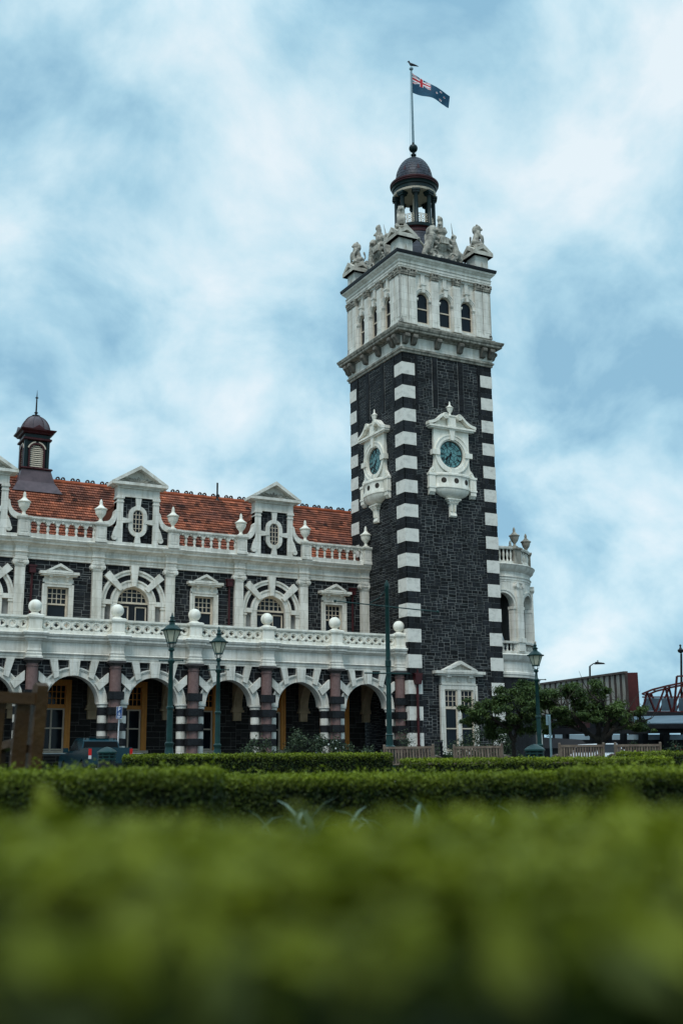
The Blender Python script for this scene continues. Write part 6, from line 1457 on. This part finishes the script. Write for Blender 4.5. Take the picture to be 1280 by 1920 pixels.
for k in range(7):
    u0_, u1_ = 1207+k*32, 1207+k*32+29; mb.add([W_(u0_, 1309, DB+2.2), W_(u1_, 1309, DB+2.2), W_(u1_, 1333, DB+2.2), W_(u0_, 1333, DB+2.2), W_(u0_, 1309, DB+2.26), W_(u1_, 1309, DB+2.26), W_(u1_, 1333, DB+2.26), W_(u0_, 1333, DB+2.26)], [(0, 1, 2, 3), (7, 6, 5, 4), (0, 4, 5, 1), (1, 5, 6, 2), (2, 6, 7, 3), (3, 7, 4, 0)])
obj('glazed_side', mb, BRGLASS, root)
mb = MB(); mb.beam(W_(1195, 1341, DB+2), W_(1440, 1343, DB+2), 3.0, .35); obj('deck', mb, LEAD, root)
for u in (1193, 1121, 1050): mb = MB(); mb.beam(W_(u, 1350, DB+4), Vector((*at(u, DB+4)[:2], .1)), 1.0, .8); obj('bridge_pier', mb, LEAD, root)
# platform canopy under the bridge
root = thing('platform_canopy', 'long grey blue platform canopy on dark posts under the footbridge', 'canopy', at(1150, 72))
DC = 76
mb = MB(); A_, B_ = W_(1218, 1356, DC), W_(1480, 1352, DC-6); back = Vector((FH[0], FH[1], 0))*7+Vector((0, 0, .75)); mb.add([A_, B_, B_+back, A_+back, A_-Vector((0, 0, .25)), B_-Vector((0, 0, .25)), B_+back-Vector((0, 0, .25)), A_+back-Vector((0, 0, .25))], [(0, 1, 2, 3), (7, 6, 5, 4), (0, 4, 5, 1), (1, 5, 6, 2), (2, 6, 7, 3), (3, 7, 4, 0)]); obj('roof', mb, CANROOF, root)
mb = MB(); mb.beam(W_(980, 1372, DC+4), W_(1480, 1366, DC-2), .5, .42); mb.beam(W_(1210, 1362, DC), W_(1480, 1360, DC-6), .3, .3); obj('beam', mb, LEAD, root)
for u in (1010, 1060, 1114, 1140, 1168, 1205, 1245, 1300): mb = MB(); mb.beam(W_(u, 1372, DC+3.5), Vector((*at(u, DC+3.5)[:2], .1)), .55 if u % 4 else .3, .4); obj('canopy_post', mb, LEAD, root)
mb = MB(); mb.beam(W_(1040, 1402, DC+4.2), W_(1480, 1402, DC+4), .2, 1.1); obj('low_wall', mb, LEAD, root)
mb = MB(); mb.beam(W_(1040, 1384, DC+4.4), W_(1480, 1384, DC+4.2), .04, .5); obj('glass_screen', mb, mat('daylight_glass', (.30, .40, .46), (.22, .31, .37), .12, .5), root)  # opaque screen; daylight from beyond is put into its pale blue
root = thing('storage_shed', 'low dark shed in shadow left of the spreading tree', 'shed', at(1030, 70))
mb = MB(); p = W_(1036, 1441, 70); mb.M = Matrix.Translation((p.x, p.y, 0)) @ Matrix.Rotation(-YAW, 4, 'Z'); mb.box(-1.5, 2.2, 0, 4, .1, 1.6); obj('wall', mb, LEAD, root)
mb = MB(); mb.M = Matrix.Translation((p.x, p.y, 0)) @ Matrix.Rotation(-YAW, 4, 'Z'); mb.prism([(-1.7, 1.6), (2.4, 1.6), (1.8, 2.1), (-1.0, 2.3)], -.2, 4.2); obj('roof', mb, mat('shed_roof', (.05, .05, .055), None, .6, 3), root)
# two road lights beyond
def roadlight(u, vb, vt, d, ua, va, label):
    x_, y_, z = at(u, d); r_ = thing('road_light', label, 'street light', (x_, y_, z), 'road lights beyond the station')
    mb = MB(); t = W_(u-2, vt, d); mb.tube([(x_, y_, z), t], [.13, .08], 10); obj('post', mb, LEAD, r_, 40)
    mb = MB(); e_ = W_(ua, va, d); 
    if ua-u > 5: mb.tube([t, t.lerp(e_, .5)+Vector((0, 0, .12)), e_], .05, 8)
    else: mb.tube([t, e_], .06, 8)
    obj('arm', mb, LEAD, r_, 40)
    mb = MB(); mb.M = Matrix.Translation(e_) @ Matrix.Rotation(-YAW, 4, 'Z')
    if ua-u > 5: mb.prism([(-.30, -.08), (.62, -.06), (.5, .04), (-.2, .14)], -.16, .16); mb.tube([(0, 0, .1), (0, 0, .28)], .05, 8)
    else: mb.lathe([(.05, -.2), (.22, -.1), (.25, .05), (.12, .15), (.05, .3), (.10, .4), (.02, .5)], 0, 0, 10)
    obj('lamp_head', mb, LEAD, r_, 40)
roadlight(1107, 1390, 1249, 100, 1120, 1244, 'dark road light with a curved arm above the clad ramp')
roadlight(1278, 1390, 1226, 88, 1275, 1220, 'thin dark lamp pole rising through the truss at the right edge')
